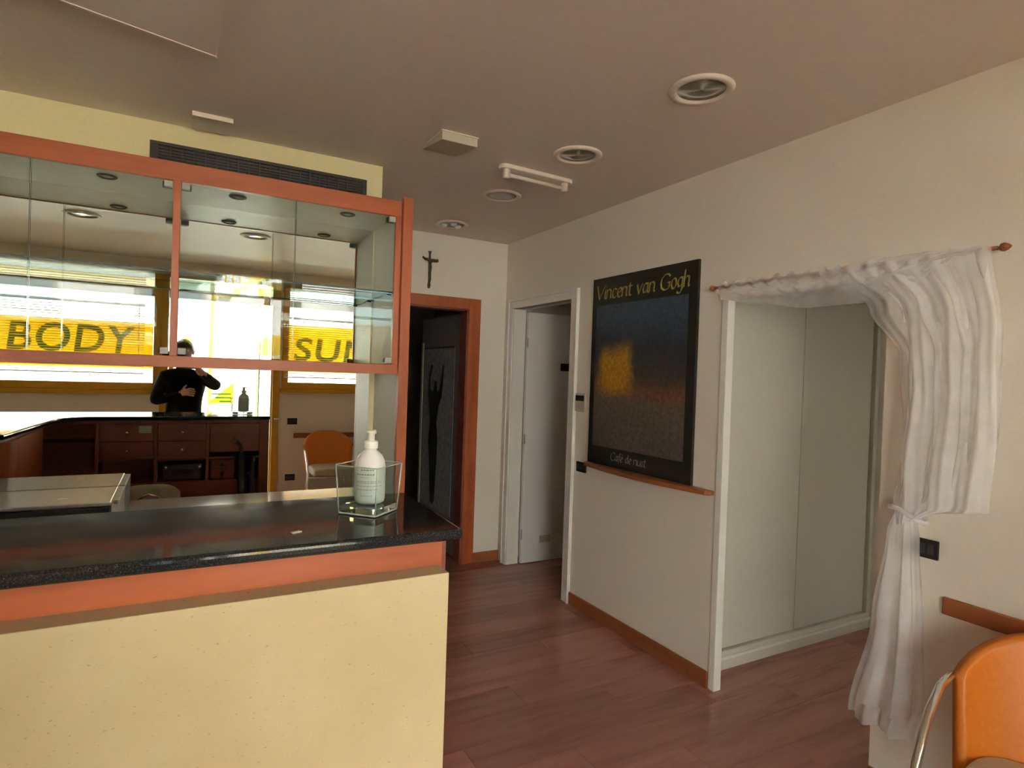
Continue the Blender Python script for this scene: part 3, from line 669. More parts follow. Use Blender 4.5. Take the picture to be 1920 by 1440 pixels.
for (a, b, h) in ((-0.953,-0.499,-1),(-0.495,-0.037,1),(-0.004,0.444,-1),(0.448,0.903,1)):
    dr = B(a, b, YC+0.004, YC+0.010, 1.610, 2.318).build('glass_door', 'glass', cb)
    xe = b if h < 0 else a
    B(xe-0.0006, xe+0.0006, YC+0.004, YC+0.010, 1.610, 2.318).build('glass_edge', 'edge', dr)
    hx = a if h < 0 else b
    for z in (1.612, 2.292):
        B(hx, hx-h*0.030, YC-0.002, YC+0.016, z, z+0.026).build('hinge', 'greycol', dr, bevel=0.002)
        B(hx, hx-h*0.036, YC+0.016, YC+0.04, z+0.002, z+0.024).build('hinge_arm', 'darkgrey', dr)
sp_ = empty('tall_side_panel', (0.96, 3.03, 0), 'tall side panel with orange red front edge beside the mirror', 'panel')
B(0.936, 0.985, YC-0.02, YC+0.012, 0, 2.415).build('front_edge', 'red_v', sp_, bevel=0.003)
B(0.936, 0.985, YC+0.012, YM+0.006, 0, 2.415).build('board', 'cream', sp_)
wk = B(-1.06, 0.934, 2.86, YM+0.004, 0.845, 0.872).build('back_worktop', 'worktop', bevel=0.003); tag(wk, 'glossy light worktop running under the mirror', 'worktop')
bs = empty('base_cabinet', (0, 3.05, 0), 'low red wood cabinet under the mirror worktop', 'cabinet')
B(-1.06, 0.93, 2.90, YM, 0, 0.845).build('body', 'darkred', bs)
for i in range(4):
    a = -1.05+i*0.495; d = B(a, a+0.485, 2.882, 2.90, 0.09, 0.83).build('door', 'red_v', bs, bevel=0.002)
    MB().lathe([(0.005,0),(0.012,-0.02),(0,-0.022)], (a+0.44, 2.882, 0.7), 10, 'y').build('knob', 'chrome', d)
dv = empty('silver_appliance', (-0.6, 3.04, 0.872), 'flat silver topped appliance with black front against the mirror', 'appliance')
B(-1.0, -0.225, 2.862, 3.23, 0.875, 0.995).build('body', 'black', dv, bevel=0.004)
B(-1.0, -0.222, 2.868, 3.228, 0.997, 1.013).build('lid', 'steel', dv, bevel=0.004)
B(-0.224, -0.196, 2.90, 3.225, 0.875, 1.013).build('side_cap', 'greycol', dv, bevel=0.003)
MB().prism([(-0.415,2.975),(-0.375,2.985),(-0.38,3.0),(-0.405,2.995)], 1.013, 1.0145).build('white_mark', 'white', dv)  # small flat white mark on the lid
MB().lathe([(0.008,0),(0.008,0.012),(0,0.014)], (-0.208,2.90,1.0), 10).build('button', 'chrome', dv)
# grille
gr = empty('air_vent', (0.36, YM, 2.44), 'long dark brown air grille on the yellow wall above the cabinet', 'vent')
yg = YM+0.008
B(-0.136, 0.859, yg-0.004, yg, 2.44, 2.588).build('backing', 'black', gr)
c = MB(); c.box(-0.136, 0.859, yg-0.016, yg-0.004, 2.572, 2.588); c.box(-0.136, 0.859, yg-0.016, yg-0.004, 2.44, 2.456); c.box(-0.136, -0.10, yg-0.016, yg-0.004, 2.456, 2.572); c.box(0.835, 0.859, yg-0.016, yg-0.004, 2.456, 2.572)
c.build('frame', 'grille', gr, bevel=0.002)
for k in range(8): B(-0.10, 0.835, yg-0.013, yg-0.005, 2.462+k*0.0135, 2.468+k*0.0135).build('slat', 'grille', gr)
c = MB()
for k in range(19): xx = -0.055+k*0.0475; c.box(xx, xx+0.006, yg-0.0145, yg-0.005, 2.456, 2.572)
c.build('upright_bars', 'grille', gr)

# chair behind the counter (seen in the mirror)
oc = empty('office_chair', (-0.13, 2.15, 0), 'beige office chair with chrome loop behind the counter', 'chair')
def shell(u, v):
    x = -0.13+(u-0.5)*0.36*(0.86+0.14*math.sin(math.pi*min(1, v*1.2))); z = 0.55+v*0.31 - 0.05*abs(2*u-1)**4*v; y = 2.335-0.05*(2*u-1)**2+0.04*v
    return (x, y, z)
MB().grid(shell, 14, 10).build('backrest', 'beige_pl', oc, smooth=True, solid=0.022)
MB().tube([(-0.185,2.36,0.72),(-0.18,2.40,0.79),(-0.13,2.41,0.815),(-0.08,2.40,0.79),(-0.075,2.36,0.72)], 0.008, 8).build('loop_handle', 'chrome', oc, smooth=True)
B(-0.34, 0.08, 1.90, 2.32, 0.44, 0.49).build('seat', 'beige_pl', oc, bevel=0.02, segs=3)
MB().tube([(-0.13,2.33,0.46),(-0.13,2.37,0.60)], 0.015, 8).build('back_support', 'black', oc)
MB().tube([(-0.13,2.12,0.08),(-0.13,2.12,0.44)], 0.025, 10).build('column', 'chrome', oc)
for k in range(5):
    a = 2*math.pi*k/5+0.3; q = MB().tube([(-0.13,2.12,0.09),(-0.13+0.25*math.cos(a),2.12+0.25*math.sin(a),0.06)], 0.014, 8).build('leg', 'black', oc)
    MB().lathe([(0.0,0.0),(0.018,0.012),(0.018,0.032),(0,0.046)], (-0.13+0.25*math.cos(a),2.12+0.25*math.sin(a),0.0), 10).build('caster', 'black', q, smooth=True)

# ------------------------------------------------------------------ ceiling fittings
def downlight(x, y, label, lamp):
    e = empty('ceiling_downlight', (x, y, ZC), label, 'downlight', 'round ceiling downlights')
    MB().lathe([(0.122,ZC),(0.122,ZC-0.004),(0.112,ZC-0.012),(0.094,ZC-0.010),(0.090,ZC-0.002)], (x,y,0), 40).build('trim_ring', 'ringpaint', e, smooth=True)
    if lamp == 0:
        MB().lathe([(0.092,ZC-0.003),(0.06,ZC-0.0025),(0,ZC-0.002)], (x,y,0), 32).build('reflector', M['reflector'], e, smooth=True)
        MB().lathe([(0.090,ZC-0.0045),(0.04,ZC-0.006),(0,ZC-0.0065)], (x,y,0), 32).build('frosted_lens', 'glass', e, smooth=True)
    elif lamp == 1:
        MB().lathe([(0.092,ZC-0.004),(0.05,ZC-0.008),(0,ZC-0.009)], (x,y,0), 32).build('lens', M['lens'], e, smooth=True)
    else:
        MB().lathe([(0.092,ZC-0.003),(0,ZC-0.002)], (x,y,0), 32).build('reflector', 'greycol', e, smooth=True)
        for k in range(3):
            MB().lathe([(0.026,ZC-0.004),(0.024,ZC-0.016),(0.012,ZC-0.024),(0,ZC-0.026)], (x-0.055+k*0.055, y+(0.03 if k == 1 else -0.02)*-1, 0), 16).build('bulb', 'white', e, smooth=True)
M['reflector'] = mat('dim_reflector', (0.30, 0.27, 0.23), 0.4, 0.2, var=0.3, scale=(14,14,14))
M['lens'] = mat('pale_lens', (0.42, 0.38, 0.34), 0.35, var=0.15, scale=(14,14,14))
downlight(1.71, 1.688, 'round ceiling downlight nearest to the viewer, right of centre', 0)
downlight(1.713, 2.504, 'round ceiling downlight just in front of the fluorescent tube', 0)
downlight(1.72, 3.321, 'round pale ceiling downlight just behind the fluorescent tube', 1)
downlight(1.754, 4.169, 'round ceiling downlight with three bulbs above the crucifix', 2)
downlight(-0.66, 0.88, 'ceiling downlight mirrored in the left cabinet doors', 0)
downlight(0.55, 0.90, 'ceiling downlight mirrored in the right cabinet doors', 0)
tl = empty('fluorescent_lamp', (1.685, 2.85, ZC), 'white fluorescent tube fitting on the ceiling', 'lamp')
def capsule(x0, x1, cyy, r, z0, z1):
    pts = []
    for k in range(13): a = math.pi/2+math.pi*k/12; pts.append((x0+r+r*math.cos(a), cyy+r*math.sin(a)))
    for k in range(13): a = -math.pi/2+math.pi*k/12; pts.append((x1-r+r*math.cos(a), cyy+r*math.sin(a)))
    return MB().prism(pts, z0, z1)
capsule(1.45, 1.92, 2.85, 0.035, ZC-0.022, ZC).build('base_tray', 'ringpaint', tl, bevel=0.005)
for xx in (1.495, 1.875): MB().tube([(xx,2.85,ZC-0.02),(xx,2.85,ZC-0.066)], 0.020, 12).build('end_cap', 'ringpaint', tl, smooth=True)
MB().tube([(1.50,2.85,ZC-0.048),(1.87,2.85,ZC-0.048)], 0.0105, 12).build('tube', 'ringpaint', tl, smooth=True)
tl.rotation_euler = (0, 0, R(3))
v1 = empty('ceiling_vent', (1.115, 2.72, ZC), 'square tilted vent flap on the ceiling near the cabinet', 'vent')
B(1.022, 1.208, 2.585, 2.855, ZC-0.006, ZC).build('frame', 'ringpaint', v1, bevel=0.002)
MB().add([(1.026,2.59,ZC-0.045),(1.204,2.59,ZC-0.045),(1.204,2.85,ZC-0.010),(1.026,2.85,ZC-0.010),(1.026,2.59,ZC-0.006),(1.204,2.59,ZC-0.006),(1.204,2.85,ZC-0.006),(1.026,2.85,ZC-0.006)], [(0,1,2,3),(4,5,6,7),(0,1,5,4),(1,2,6,5),(2,3,7,6),(3,0,4,7)]).build('flap', 'beige_pl', v1, bevel=0.002)
v2 = empty('ceiling_hatch', (0.11, 3.11, ZC), 'small square cover plate on the ceiling above the yellow wall', 'cover plate')
B(0.03, 0.19, 3.02, 3.195, ZC-0.016, ZC).build('plate', 'ceiling', v2, bevel=0.002)
B(0.028, 0.192, 3.014, 3.022, ZC-0.02, ZC).build('lip', 'ringpaint', v2)
hp = MB().prism([(0.09,2.39),(-0.95,2.12),(-0.95,1.30),(0.13,1.30)], ZC-0.028, ZC).build('ceiling_panel', 'ceiling', bevel=0.004); tag(hp, 'large raised access panel with lit edge in lighter paint at the ceiling corner', 'panel')
MB().prism([(0.094,2.394),(-0.95,2.123),(-0.95,2.112),(0.090,2.382)], ZC-0.03, ZC-0.001).build('edge_strip', 'ringpaint', hp)  # lit front edge painted in as a lighter strip

# ------------------------------------------------------------------ right wall: poster, shelf, thermostat, crucifix
po = empty('art_poster', (XR, 2.81, 1.02), 'tall dark poster titled Vincent van Gogh on the right wall', 'poster')
B(XR-0.018, XR, 2.343, 3.270, 1.018, 2.224).build('board', 'posterblack', po, bevel=0.0015)
B(XR-0.019, XR-0.018, 2.405, 3.222, 1.135, 2.045).build('print', 'art', po)
GL = {
 'V': (.56,[[(0,.74),(.03,.75),(.24,0),(.55,.75)]]), 'i': (.17,[[(.05,.48),(.05,.06),(.13,.02)],[(.05,.66),(.08,.69)]]),
 'n': (.35,[[(0,.5),(0,0)],[(0,.36),(.12,.5),(.23,.47),(.26,.38),(.26,.05),(.32,.02)]]),
 'c': (.33,[[(.28,.42),(.18,.5),(.06,.42),(.02,.22),(.1,.02),(.2,0),(.3,.08)]]),
 'e': (.34,[[(.03,.24),(.26,.3),(.28,.42),(.18,.5),(.06,.42),(.02,.22),(.1,.02),(.2,0),(.3,.08)]]),
 't': (.28,[[(.1,.66),(.1,.08),(.16,0),(.25,.04)],[(0,.49),(.24,.5)]]), 'v': (.35,[[(0,.5),(.14,0),(.3,.5)]]),
 'a': (.38,[[(.26,.44),(.16,.5),(.05,.4),(.02,.2),(.08,.02),(.18,.05),(.26,.2)],[(.27,.5),(.27,.06),(.35,.02)]]),
 'G': (.66,[[(.57,.62),(.45,.75),(.25,.74),(.08,.58),(.04,.35),(.1,.12),(.28,0),(.45,.02),(.56,.10),(.56,.34)],[(.44,.34),(.62,.35)]]),
 'o': (.37,[[(.16,.5),(.05,.4),(.02,.22),(.08,.04),(.18,0),(.28,.1),(.3,.28),(.26,.44),(.16,.5)]]),
 'g': (.38,[[(.26,.44),(.16,.5),(.05,.4),(.02,.22),(.1,.06),(.2,.08),(.27,.2)],[(.28,.5),(.28,-.1),(.2,-.24),(.08,-.24),(.02,-.16)]]),
 'h': (.35,[[(0,.8),(0,0)],[(0,.36),(.12,.5),(.23,.47),(.26,.38),(.26,.05),(.32,.02)]]),
 'C': (.60,[[(.55,.62),(.45,.75),(.25,.74),(.08,.58),(.04,.35),(.1,.12),(.28,0),(.45,.02),(.55,.14)]]),
 'f': (.26,[[(.3,.74),(.2,.8),(.12,.68),(.1,.1),(.06,-.16)],[(0,.49),(.24,.5)]]),
 'd': (.38,[[(.26,.44),(.16,.5),(.05,.4),(.02,.2),(.08,.02),(.18,.05),(.26,.2)],[(.27,.8),(.27,.06),(.35,.02)]]),
 'u': (.38,[[(0,.5),(0,.12),(.08,0),(.18,.04),(.26,.2)],[(.27,.5),(.27,.06),(.34,.02)]]), ' ': (.22, [])}
GL['é'] = (.34, GL['e'][1] + [[(.14,.62),(.26,.76)]])
def nib_text(txt, y_left, width, z_base, size, wgt, x, name, m, parent):
    tot = sum(GL[ch][0] for ch in txt)*1.0; s = width/tot; sv = size
    mb = MB(); cx = 0; nx, nz = wgt*math.cos(R(35)), wgt*math.sin(R(35))
    for ch in txt:
        wd, strokes = GL[ch]
        for st_ in strokes:
            for a, b in zip(st_[:-1], st_[1:]):
                pa = ((cx+a[0]+0.2*a[1]*sv/s*0.6)*s, a[1]*sv); pb = ((cx+b[0]+0.2*b[1]*sv/s*0.6)*s, b[1]*sv)
                # a small hexagon: both nib ends of both points
                q = [(pa[0]-nx/2, pa[1]-nz/2), (pa[0]+nx/2, pa[1]+nz/2), (pb[0]+nx/2, pb[1]+nz/2), (pb[0]-nx/2, pb[1]-nz/2)]
                e_ = wgt*0.12
                mb.add([(x, y_left-u, z_base+v) for u, v in q], [(0,1,2,3)])
                q2 = [(pa[0]-e_, pa[1]+e_), (pa[0]+e_, pa[1]-e_), (pb[0]+e_, pb[1]-e_), (pb[0]-e_, pb[1]+e_)]
                mb.add([(x-0.0001, y_left-u, z_base+v) for u, v in q2], [(0,1,2,3)])
        cx += wd
    return mb.build(name, m, parent)
for wd_, a_, w_ in (('Vincent', 3.235, 0.36), ('van', 2.835, 0.165), ('Gogh', 2.635, 0.235)):
    nib_text(wd_, a_, w_, 2.085, 0.118, 0.0135, XR-0.0188, 'title_word', 'gold', po)['label'] = 'golden italic title word ' + wd_
for wd_, a_, w_ in (('Café', 3.03, 0.125), ('de', 2.885, 0.06), ('nuit', 2.805, 0.11)):
    nib_text(wd_, a_, w_, 1.060, 0.066, 0.007, XR-0.0188, 'caption_word', 'silverink', po)['label'] = 'pale italic caption word ' + wd_
# wall shelf below, bowed front
pts = [(XR, 3.285), (XR-0.02, 3.285)]
for k in range(17):
    t = k/16; pts.append((XR-0.03-0.075*math.sin(math.pi*(0.08+0.84*t)), 3.27-t*1.055))
pts += [(XR-0.035, 2.195), (XR, 2.195)]
sh = MB().prism(pts, 0.992, 1.016).build('wall_shelf', 'brown', bevel=0.005, segs=3); tag(sh, 'narrow reddish wooden shelf with bowed front under the poster', 'shelf')
th = empty('thermostat', (XR, 3.37, 1.345), 'small beige wall thermostat with dark display beside the door', 'thermostat')
B(XR-0.022, XR, 3.320, 3.430, 1.342, 1.466).build('case', 'beige_pl', th, bevel=0.005); B(XR-0.0235, XR-0.022, 3.328, 3.424, 1.415, 1.452).build('display', 'black', th)
for k in range(3): B(XR-0.0245, XR-0.022, 3.34+k*0.028, 3.354+k*0.028, 1.37, 1.384).build('button', 'greycol', th)
cr = empty('crucifix', (1.72, YB, 2.24), 'small dark bronze crucifix on the back wall above the doorway', 'crucifix')
def outline(pts, y0, y1): return MB().prism(pts, y0, y1, 'xz')
outline([(1.712,2.24),(1.728,2.24),(1.734,2.265),(1.728,2.29),(1.730,2.452),(1.772,2.448),(1.795,2.455),(1.793,2.478),(1.770,2.474),(1.730,2.474),(1.728,2.512),(1.736,2.534),(1.706,2.534),(1.713,2.512),(1.712,2.478),(1.680,2.480),(1.664,2.492),(1.658,2.476),(1.68,2.458),(1.711,2.454),(1.713,2.29),(1.707,2.265)], YB-0.012, YB-0.001).build('cross', 'brass', cr, bevel=0.003)
fg = MB(); fg.tube([(1.720,YB-0.02,2.44),(1.722,YB-0.024,2.40),(1.718,YB-0.024,2.36),(1.723,YB-0.022,2.31),(1.720,YB-0.018,2.275)], [0.011,0.012,0.010,0.008,0.005], 10)
fg.tube([(1.668,YB-0.016,2.478),(1.70,YB-0.02,2.455),(1.720,YB-0.022,2.437),(1.742,YB-0.02,2.452),(1.785,YB-0.016,2.468)], [0.004,0.005,0.007,0.005,0.004], 8)
fg.lathe([(0,2.440),(0.008,2.446),(0.0095,2.456),(0.006,2.466),(0,2.469)], (1.718,YB-0.026,0), 12)
fg.build('figure', M['chrome'] if False else 'brass', cr, smooth=True)

# ------------------------------------------------------------------ closet front in the niche
cl = empty('closet', (3.2, 2.31, 0), 'cream folding closet doors on the far side of the curtained niche', 'closet')
yc = 2.31
B(2.47, 4.0, yc-0.02, yc+0.03, 0.0, 0.105).build('bottom_rail', 'closet', cl, bevel=0.003)
B(2.47, 4.0, yc-0.028, yc-0.02, 0.06, 0.075).build('track', 'white_wood', cl)
B(2.47, 4.0, yc-0.02, yc+0.03, 2.14, 2.36).build('top_rail', 'closet', cl)
for (a, b) in ((2.475, 3.257), (3.262, 3.95)):
    B(a, b, yc, yc+0.02, 0.110, 2.136).build('door_panel', 'closet', cl, bevel=0.002)
B(3.962, 4.0, yc-0.02, yc+0.03, 0.105, 2.14).build('stile', 'closet', cl, bevel=0.003)

# ------------------------------------------------------------------ curtain
rod = empty('curtain_rod', (XR-0.04, 1.6, 2.03), 'thin brown curtain rod over the niche opening', 'curtain rod')
rx = XR-0.045
MB().tube([(rx, 0.99, 2.050), (rx, 2.20, 2.050)], 0.007, 10).build('rod', 'brown', rod, smooth=True)
for yy, s in ((0.985, -1), (2.205, 1)):
    MB().lathe([(0.007,0),(0.013,0.004*s),(0.015,0.014*s),(0.009,0.026*s),(0.004,0.032*s),(0,0.034*s)], (rx, yy, 2.05), 14, 'y').build('finial', 'brown', rod, smooth=True)
for yy in (1.06, 2.15): MB().tube([(rx, yy, 2.05), (XR, yy, 2.05)], 0.006, 8).build('bracket', 'brown', rod)
cu = empty('sheer_curtain', (XR-0.05, 1.5, 0.28), 'sheer white curtain swagged over the rod and tied to one side', 'curtain')
def lerp(a, b, t): return a+(b-a)*t
def pw(pts, t):
    for (t0, a), (t1, b) in zip(pts[:-1], pts[1:]):
        if t <= t1: u = (t-t0)/(t1-t0); u = u*u*(3-2*u); return lerp(a, b, u)
    return pts[-1][1]
def swag(u, v):           # u along the rod from the far end, v downwards
    y = lerp(2.15, 1.02, u)
    zl = pw([(0,1.985),(0.16,1.945),(0.40,1.905),(0.60,1.905),(0.78,1.955),(0.93,2.03),(1,2.045)], u)
    zt = 2.064 + 0.014*max(-0.6, math.sin(u*95)) if u < 0.55 else 2.060 + 0.012*math.sin(math.pi*(u-0.55)/0.45)
    z = lerp(zt, zl, v)
    f = math.sin((v*5.2 + u*3.4)*math.pi*1.05)*0.010*math.sin(math.pi*min(1, v+0.05)) + 0.006*math.sin(u*95)*(1-v)
    return (rx-0.012-0.016*math.sin(math.pi*v)+f, y - 0.10*v*(1-u)*u*2, z)
MB().grid(swag, 120, 24).build('swag', 'sheer_thin', cu, smooth=True)
def drape(u, v):          # upper drape from the rod's near end down to the tie
    z = lerp(2.055, 1.06, v)
    yl = pw([(0,1.62),(0.18,1.40),(0.36,1.285),(0.7,1.262),(0.92,1.285),(1,1.262)], v)
    yr = pw([(0,1.00),(0.3,0.955),(0.62,0.950),(0.88,0.975),(1,1.17)], v)
    y = lerp(yl, yr, u)
    zb = z + 0.0
    if v > 0.86: zb = z + (v-0.86)/0.14*0.085*u*(1-u*0.2) 
    f = 0.018*math.sin(u*23+1.5*v)*(0.35+0.65*min(1, v*1.6))*(1-0.4*u) + 0.008*math.sin(u*51+v*4)
    return (rx-0.022+f-0.045*math.sin(math.pi*min(1,v*1.02))*u*(1-u)*2.2*v, y, zb)
MB().grid(drape, 90, 40).build('upper_drape', 'sheer_thin', cu, smooth=True)
def drape2(u, v):         # second layer: blouse falling over the tie, denser white cloth
    z = lerp(2.056, 1.075, v)
    yl = pw([(0,1.42),(0.22,1.27),(0.5,1.235),(0.75,1.25),(1,1.235)], v); yr = pw([(0,1.01),(0.3,0.965),(0.65,0.955),(0.92,0.97),(1,1.10)], v)
    y = lerp(yl, yr, u); zb = z + (0.075*u if v > 0.9 else 0.0)*(v-0.9)/0.1
    f = 0.016*math.sin(u*17+2.2*v+1) + 0.006*math.sin(u*43)
    return (rx-0.016-0.024*min(1, v*2.5)+f*min(1, 0.2+v*2), y, zb-0.0) if v < 0.5 else (rx-0.040+f-0.03*(v-0.5)*2*math.sin(math.pi*u), y, zb)
MB().grid(drape2, 70, 30).build('blouse', 'sheer', cu, smooth=True)
def tail(u, v):
    z = lerp(1.125, 0.285, v)
    yl = pw([(0,1.272),(0.12,1.30),(0.5,1.345),(1,1.425)], v); yr = pw([(0,1.195),(0.12,1.180),(0.5,1.155),(0.85,1.140),(1,1.165)], v)
    y = lerp(yl, yr, u)
    f = (0.020*math.sin(u*15.5+0.6)+0.008*math.sin(u*34))*(0.25+0.9*v)
    return (rx-0.020+f, y, z - 0.03*v*u*(1-u)*4*0.3)
MB().grid(tail, 80, 40).build('tail', 'sheer', cu, smooth=True)
def tail2(u, v): p = tail(0.12+0.72*u, v*0.9); return (p[0]-0.018+0.008*math.sin(u*21+2), p[1], p[2])
MB().grid(tail2, 60, 30).build('tail_fold', 'sheer', cu, smooth=True)
tb = []
for k in range(25):
    a = 2*math.pi*k/24; tb.append((rx-0.028+0.045*math.cos(a), 1.222+0.060*math.sin(a), 1.122+0.010*math.cos(2*a)+0.02*math.sin(a)))
MB().tube(tb, 0.009, 8).build('tieback', 'sheer', cu, smooth=True)

# ------------------------------------------------------------------ tub chairs
def tub_chair(label, loc, rz):
    e = empty('tub_chair', loc, label, 'chair', 'orange tub chairs with chrome frames', rz, local=True)
    # local: faces +x, back at -x
    def back(u, v):
        a = lerp(-1.28, 1.28, u)
        top = 0.845 - 0.15*abs(2*u-1)**2.4
        z = lerp(0.40, top, v); rr = 0.255+0.02*v
        return (-rr*math.cos(a)*0.82-0.02-0.03*v, rr*math.sin(a)*1.02, z)
    MB().grid(back, 30, 14).build('backrest', 'orange', e, smooth=True, solid=0.035)
    seat = MB().prism(rounded([(0.26,-0.235),(0.26,0.235),(-0.20,0.22),(-0.20,-0.22)], {0:0.09,1:0.09,2:0.14,3:0.14}, 0), 0.385, 0.465)
    seat.build('seat', 'beige_fab', e, bevel=0.022, segs=3)
    B(-0.18, 0.22, -0.20, 0.20, 0.365, 0.385).build('seat_base', 'darkgrey', e)
    for s in (-1, 1):
        MB().tube([(-0.20,s*0.245,0.66),(-0.12,s*0.285,0.685),(-0.02,s*0.292,0.675),(0.10,s*0.292,0.62),(0.19,s*0.290,0.52),(0.235,s*0.286,0.40),(0.26,s*0.282,0.0)], 0.0125, 10).build('arm_leg', 'chrome', e, smooth=True)
        MB().tube([(-0.20,s*0.20,0.39),(-0.25,s*0.24,0.0)], 0.0125, 10).build('leg', 'chrome', e, smooth=True)
        MB().tube([(0.24,s*0.284,0.37),(-0.20,s*0.215,0.37)], 0.010, 8).build('side_rail', 'chrome', e, smooth=True)
    MB().tube([(0.235,-0.284,0.372),(0.235,0.284,0.372)], 0.010, 8).build('front_rail', 'chrome', e, smooth=True)
    return e
tub_chair('orange leather tub chair against the right wall near the curtain', (2.08, 0.66, 0), R(180+12))
tub_chair('orange tub chair by the street wall, seen only in the mirror', (1.56, -0.62, 0), R(90))

# ------------------------------------------------------------------ storeroom things behind the red doorway
fp = empty('figure_poster', (2.08, 5.1, 0.32), 'tall poster with dark figure raising arms on the storeroom door', 'poster')
B(2.081, 2.084, 4.80, 5.52, 0.33, 1.80).build('sheet', M['postersheet'] if 'postersheet' in M else 'greycol', fp)
fig = [(5.20,0.36),(5.27,0.37),(5.30,0.62),(5.36,0.95),(5.33,1.12),(5.36,1.25),(5.40,1.38),(5.39,1.55),(5.33,1.66),(5.29,1.64),(5.35,1.52),(5.34,1.42),(5.27,1.40),(5.24,1.50),(5.19,1.50),(5.17,1.40),(5.12,1.42),(5.08,1.56),(5.05,1.66),(5.02,1.64),(5.04,1.48),(5.06,1.36),(5.13,1.27),(5.17,1.12),(5.13,0.98),(5.15,0.66),(5.17,0.40)]
MB().prism(fig, 2.0795, 2.081, 'yz').build('figure', 'black', fp)
B(2.078, 2.083, 4.80, 5.52, 1.795, 1.812).build('top_strip', 'black', fp)
cab = MB().tube([(1.62,5.3,1.85),(1.70,5.32,1.72),(1.63,5.3,1.62),(1.66,5.28,1.55),(1.69,5.3,1.66),(1.74,5.3,1.72),(1.86,5.4,1.78)], 0.006, 6).build('loose_cable', 'white', smooth=True); tag(cab, 'loose white cable hanging inside the dark storeroom doorway', 'cable')
cab2 = MB().tube([(1.70,5.3,1.62),(1.66,5.28,1.5),(1.60,5.25,1.42),(1.58,5.22,1.30),(1.60,5.2,1.2)], 0.006, 6).build('loose_cable', 'white', smooth=True); tag(cab2, 'lower loose white cable strand inside the dark storeroom doorway', 'cable')
bxx = B(1.35, 1.82, 5.7, 6.2, 1.75, 2.12).build('cardboard_box', 'darkred', bevel=0.004); tag(bxx, 'dark box high up inside the storeroom', 'box')
she = empty('storage_rack', (1.55, 5.95, 0), 'dark storage rack standing inside the storeroom', 'rack')
for (xx, yy) in ((1.32,5.68),(1.85,5.68),(1.32,6.22),(1.85,6.22)): B(xx-0.015, xx+0.015, yy-0.015, yy+0.015, 0, 2.2).build('post', 'darkgrey', she)
for z in (0.4, 0.85, 1.30, 1.735): B(1.31, 1.86, 5.67, 6.23, z-0.012, z+0.012).build('shelf', 'darkgrey', she)

# ------------------------------------------------------------------ the photographer
def skin_graph(name, nodes, edges, root):
    me = bpy.data.meshes.new(name); keys = list(nodes)
    me.from_pydata([nodes[k][0] for k in keys], [(keys.index(a), keys.index(b)) for a, b in edges], [])
    o = bpy.data.objects.new(name, me); COL.objects.link(o)
    o.modifiers.new('skin', 'SKIN'); s = o.modifiers.new('sub', 'SUBSURF'); s.levels = 2; s.render_levels = 2
    lay = me.skin_vertices[0].data
    for i, k in enumerate(keys):
        r = nodes[k][1]; lay[i].radius = r if isinstance(r, tuple) else (r, r); lay[i].use_root = (k == root)
    dg = bpy.context.evaluated_depsgraph_get(); dg.update()
    m2 = bpy.data.meshes.new_from_object(o.evaluated_get(dg)); bpy.data.objects.remove(o)
    m2.name = name; return m2
cx, cyp = 0.06, -0.46
N = {'pelvis': ((cx,cyp,0.95),(0.17,0.115)), 'waist': ((cx,cyp+0.01,1.10),(0.165,0.115)), 'chest': ((cx,cyp+0.02,1.30),(0.185,0.125)), 'upchest': ((cx,cyp+0.01,1.43),(0.15,0.10)),
     'neck': ((cx,cyp+0.02,1.53),0.062), 'head0': ((cx-0.005,cyp+0.06,1.61),(0.066,0.075)), 'head1': ((cx-0.01,cyp+0.06,1.69),(0.078,0.095)), 'head2': ((cx-0.01,cyp+0.045,1.755),(0.070,0.085)),
     'lsh': ((cx-0.175,cyp+0.02,1.44),0.075), 'lel': ((cx-0.26,cyp+0.04,1.19),0.056), 'lwr': ((cx-0.06,cyp+0.21,1.275),0.036), 'lpalm': ((cx+0.0,cyp+0.225,1.30),(0.020,0.036)),
     'rsh': ((cx+0.175,cyp+0.02,1.44),0.075), 'rel': ((cx+0.29,cyp+0.18,1.36),0.058), 'rwr': ((0.185,-0.075,1.505),0.034), 'rpalm': ((0.158,-0.055,1.535),(0.020,0.034)),
     'lhip': ((cx-0.09,cyp,0.88),0.105), 'lkn': ((cx-0.11,cyp+0.02,0.48),0.068), 'lan': ((cx-0.12,cyp-0.02,0.10),0.047), 'lto': ((cx-0.14,cyp+0.14,0.045),(0.042,0.042)),
     'rhip': ((cx+0.09,cyp,0.88),0.105), 'rkn': ((cx+0.11,cyp+0.02,0.48),0.068), 'ran': ((cx+0.12,cyp-0.02,0.10),0.047), 'rto': ((cx+0.14,cyp+0.14,0.045),(0.042,0.042))}
E = [('pelvis','waist'),('waist','chest'),('chest','upchest'),('upchest','neck'),('neck','head0'),('head0','head1'),('head1','head2'),
     ('upchest','lsh'),('lsh','lel'),('lel','lwr'),('lwr','lpalm'),('upchest','rsh'),('rsh','rel'),('rel','rwr'),('rwr','rpalm'),
     ('pelvis','lhip'),('lhip','lkn'),('lkn','lan'),('lan','lto'),('pelvis','rhip'),('rhip','rkn'),('rkn','ran'),('ran','rto')]
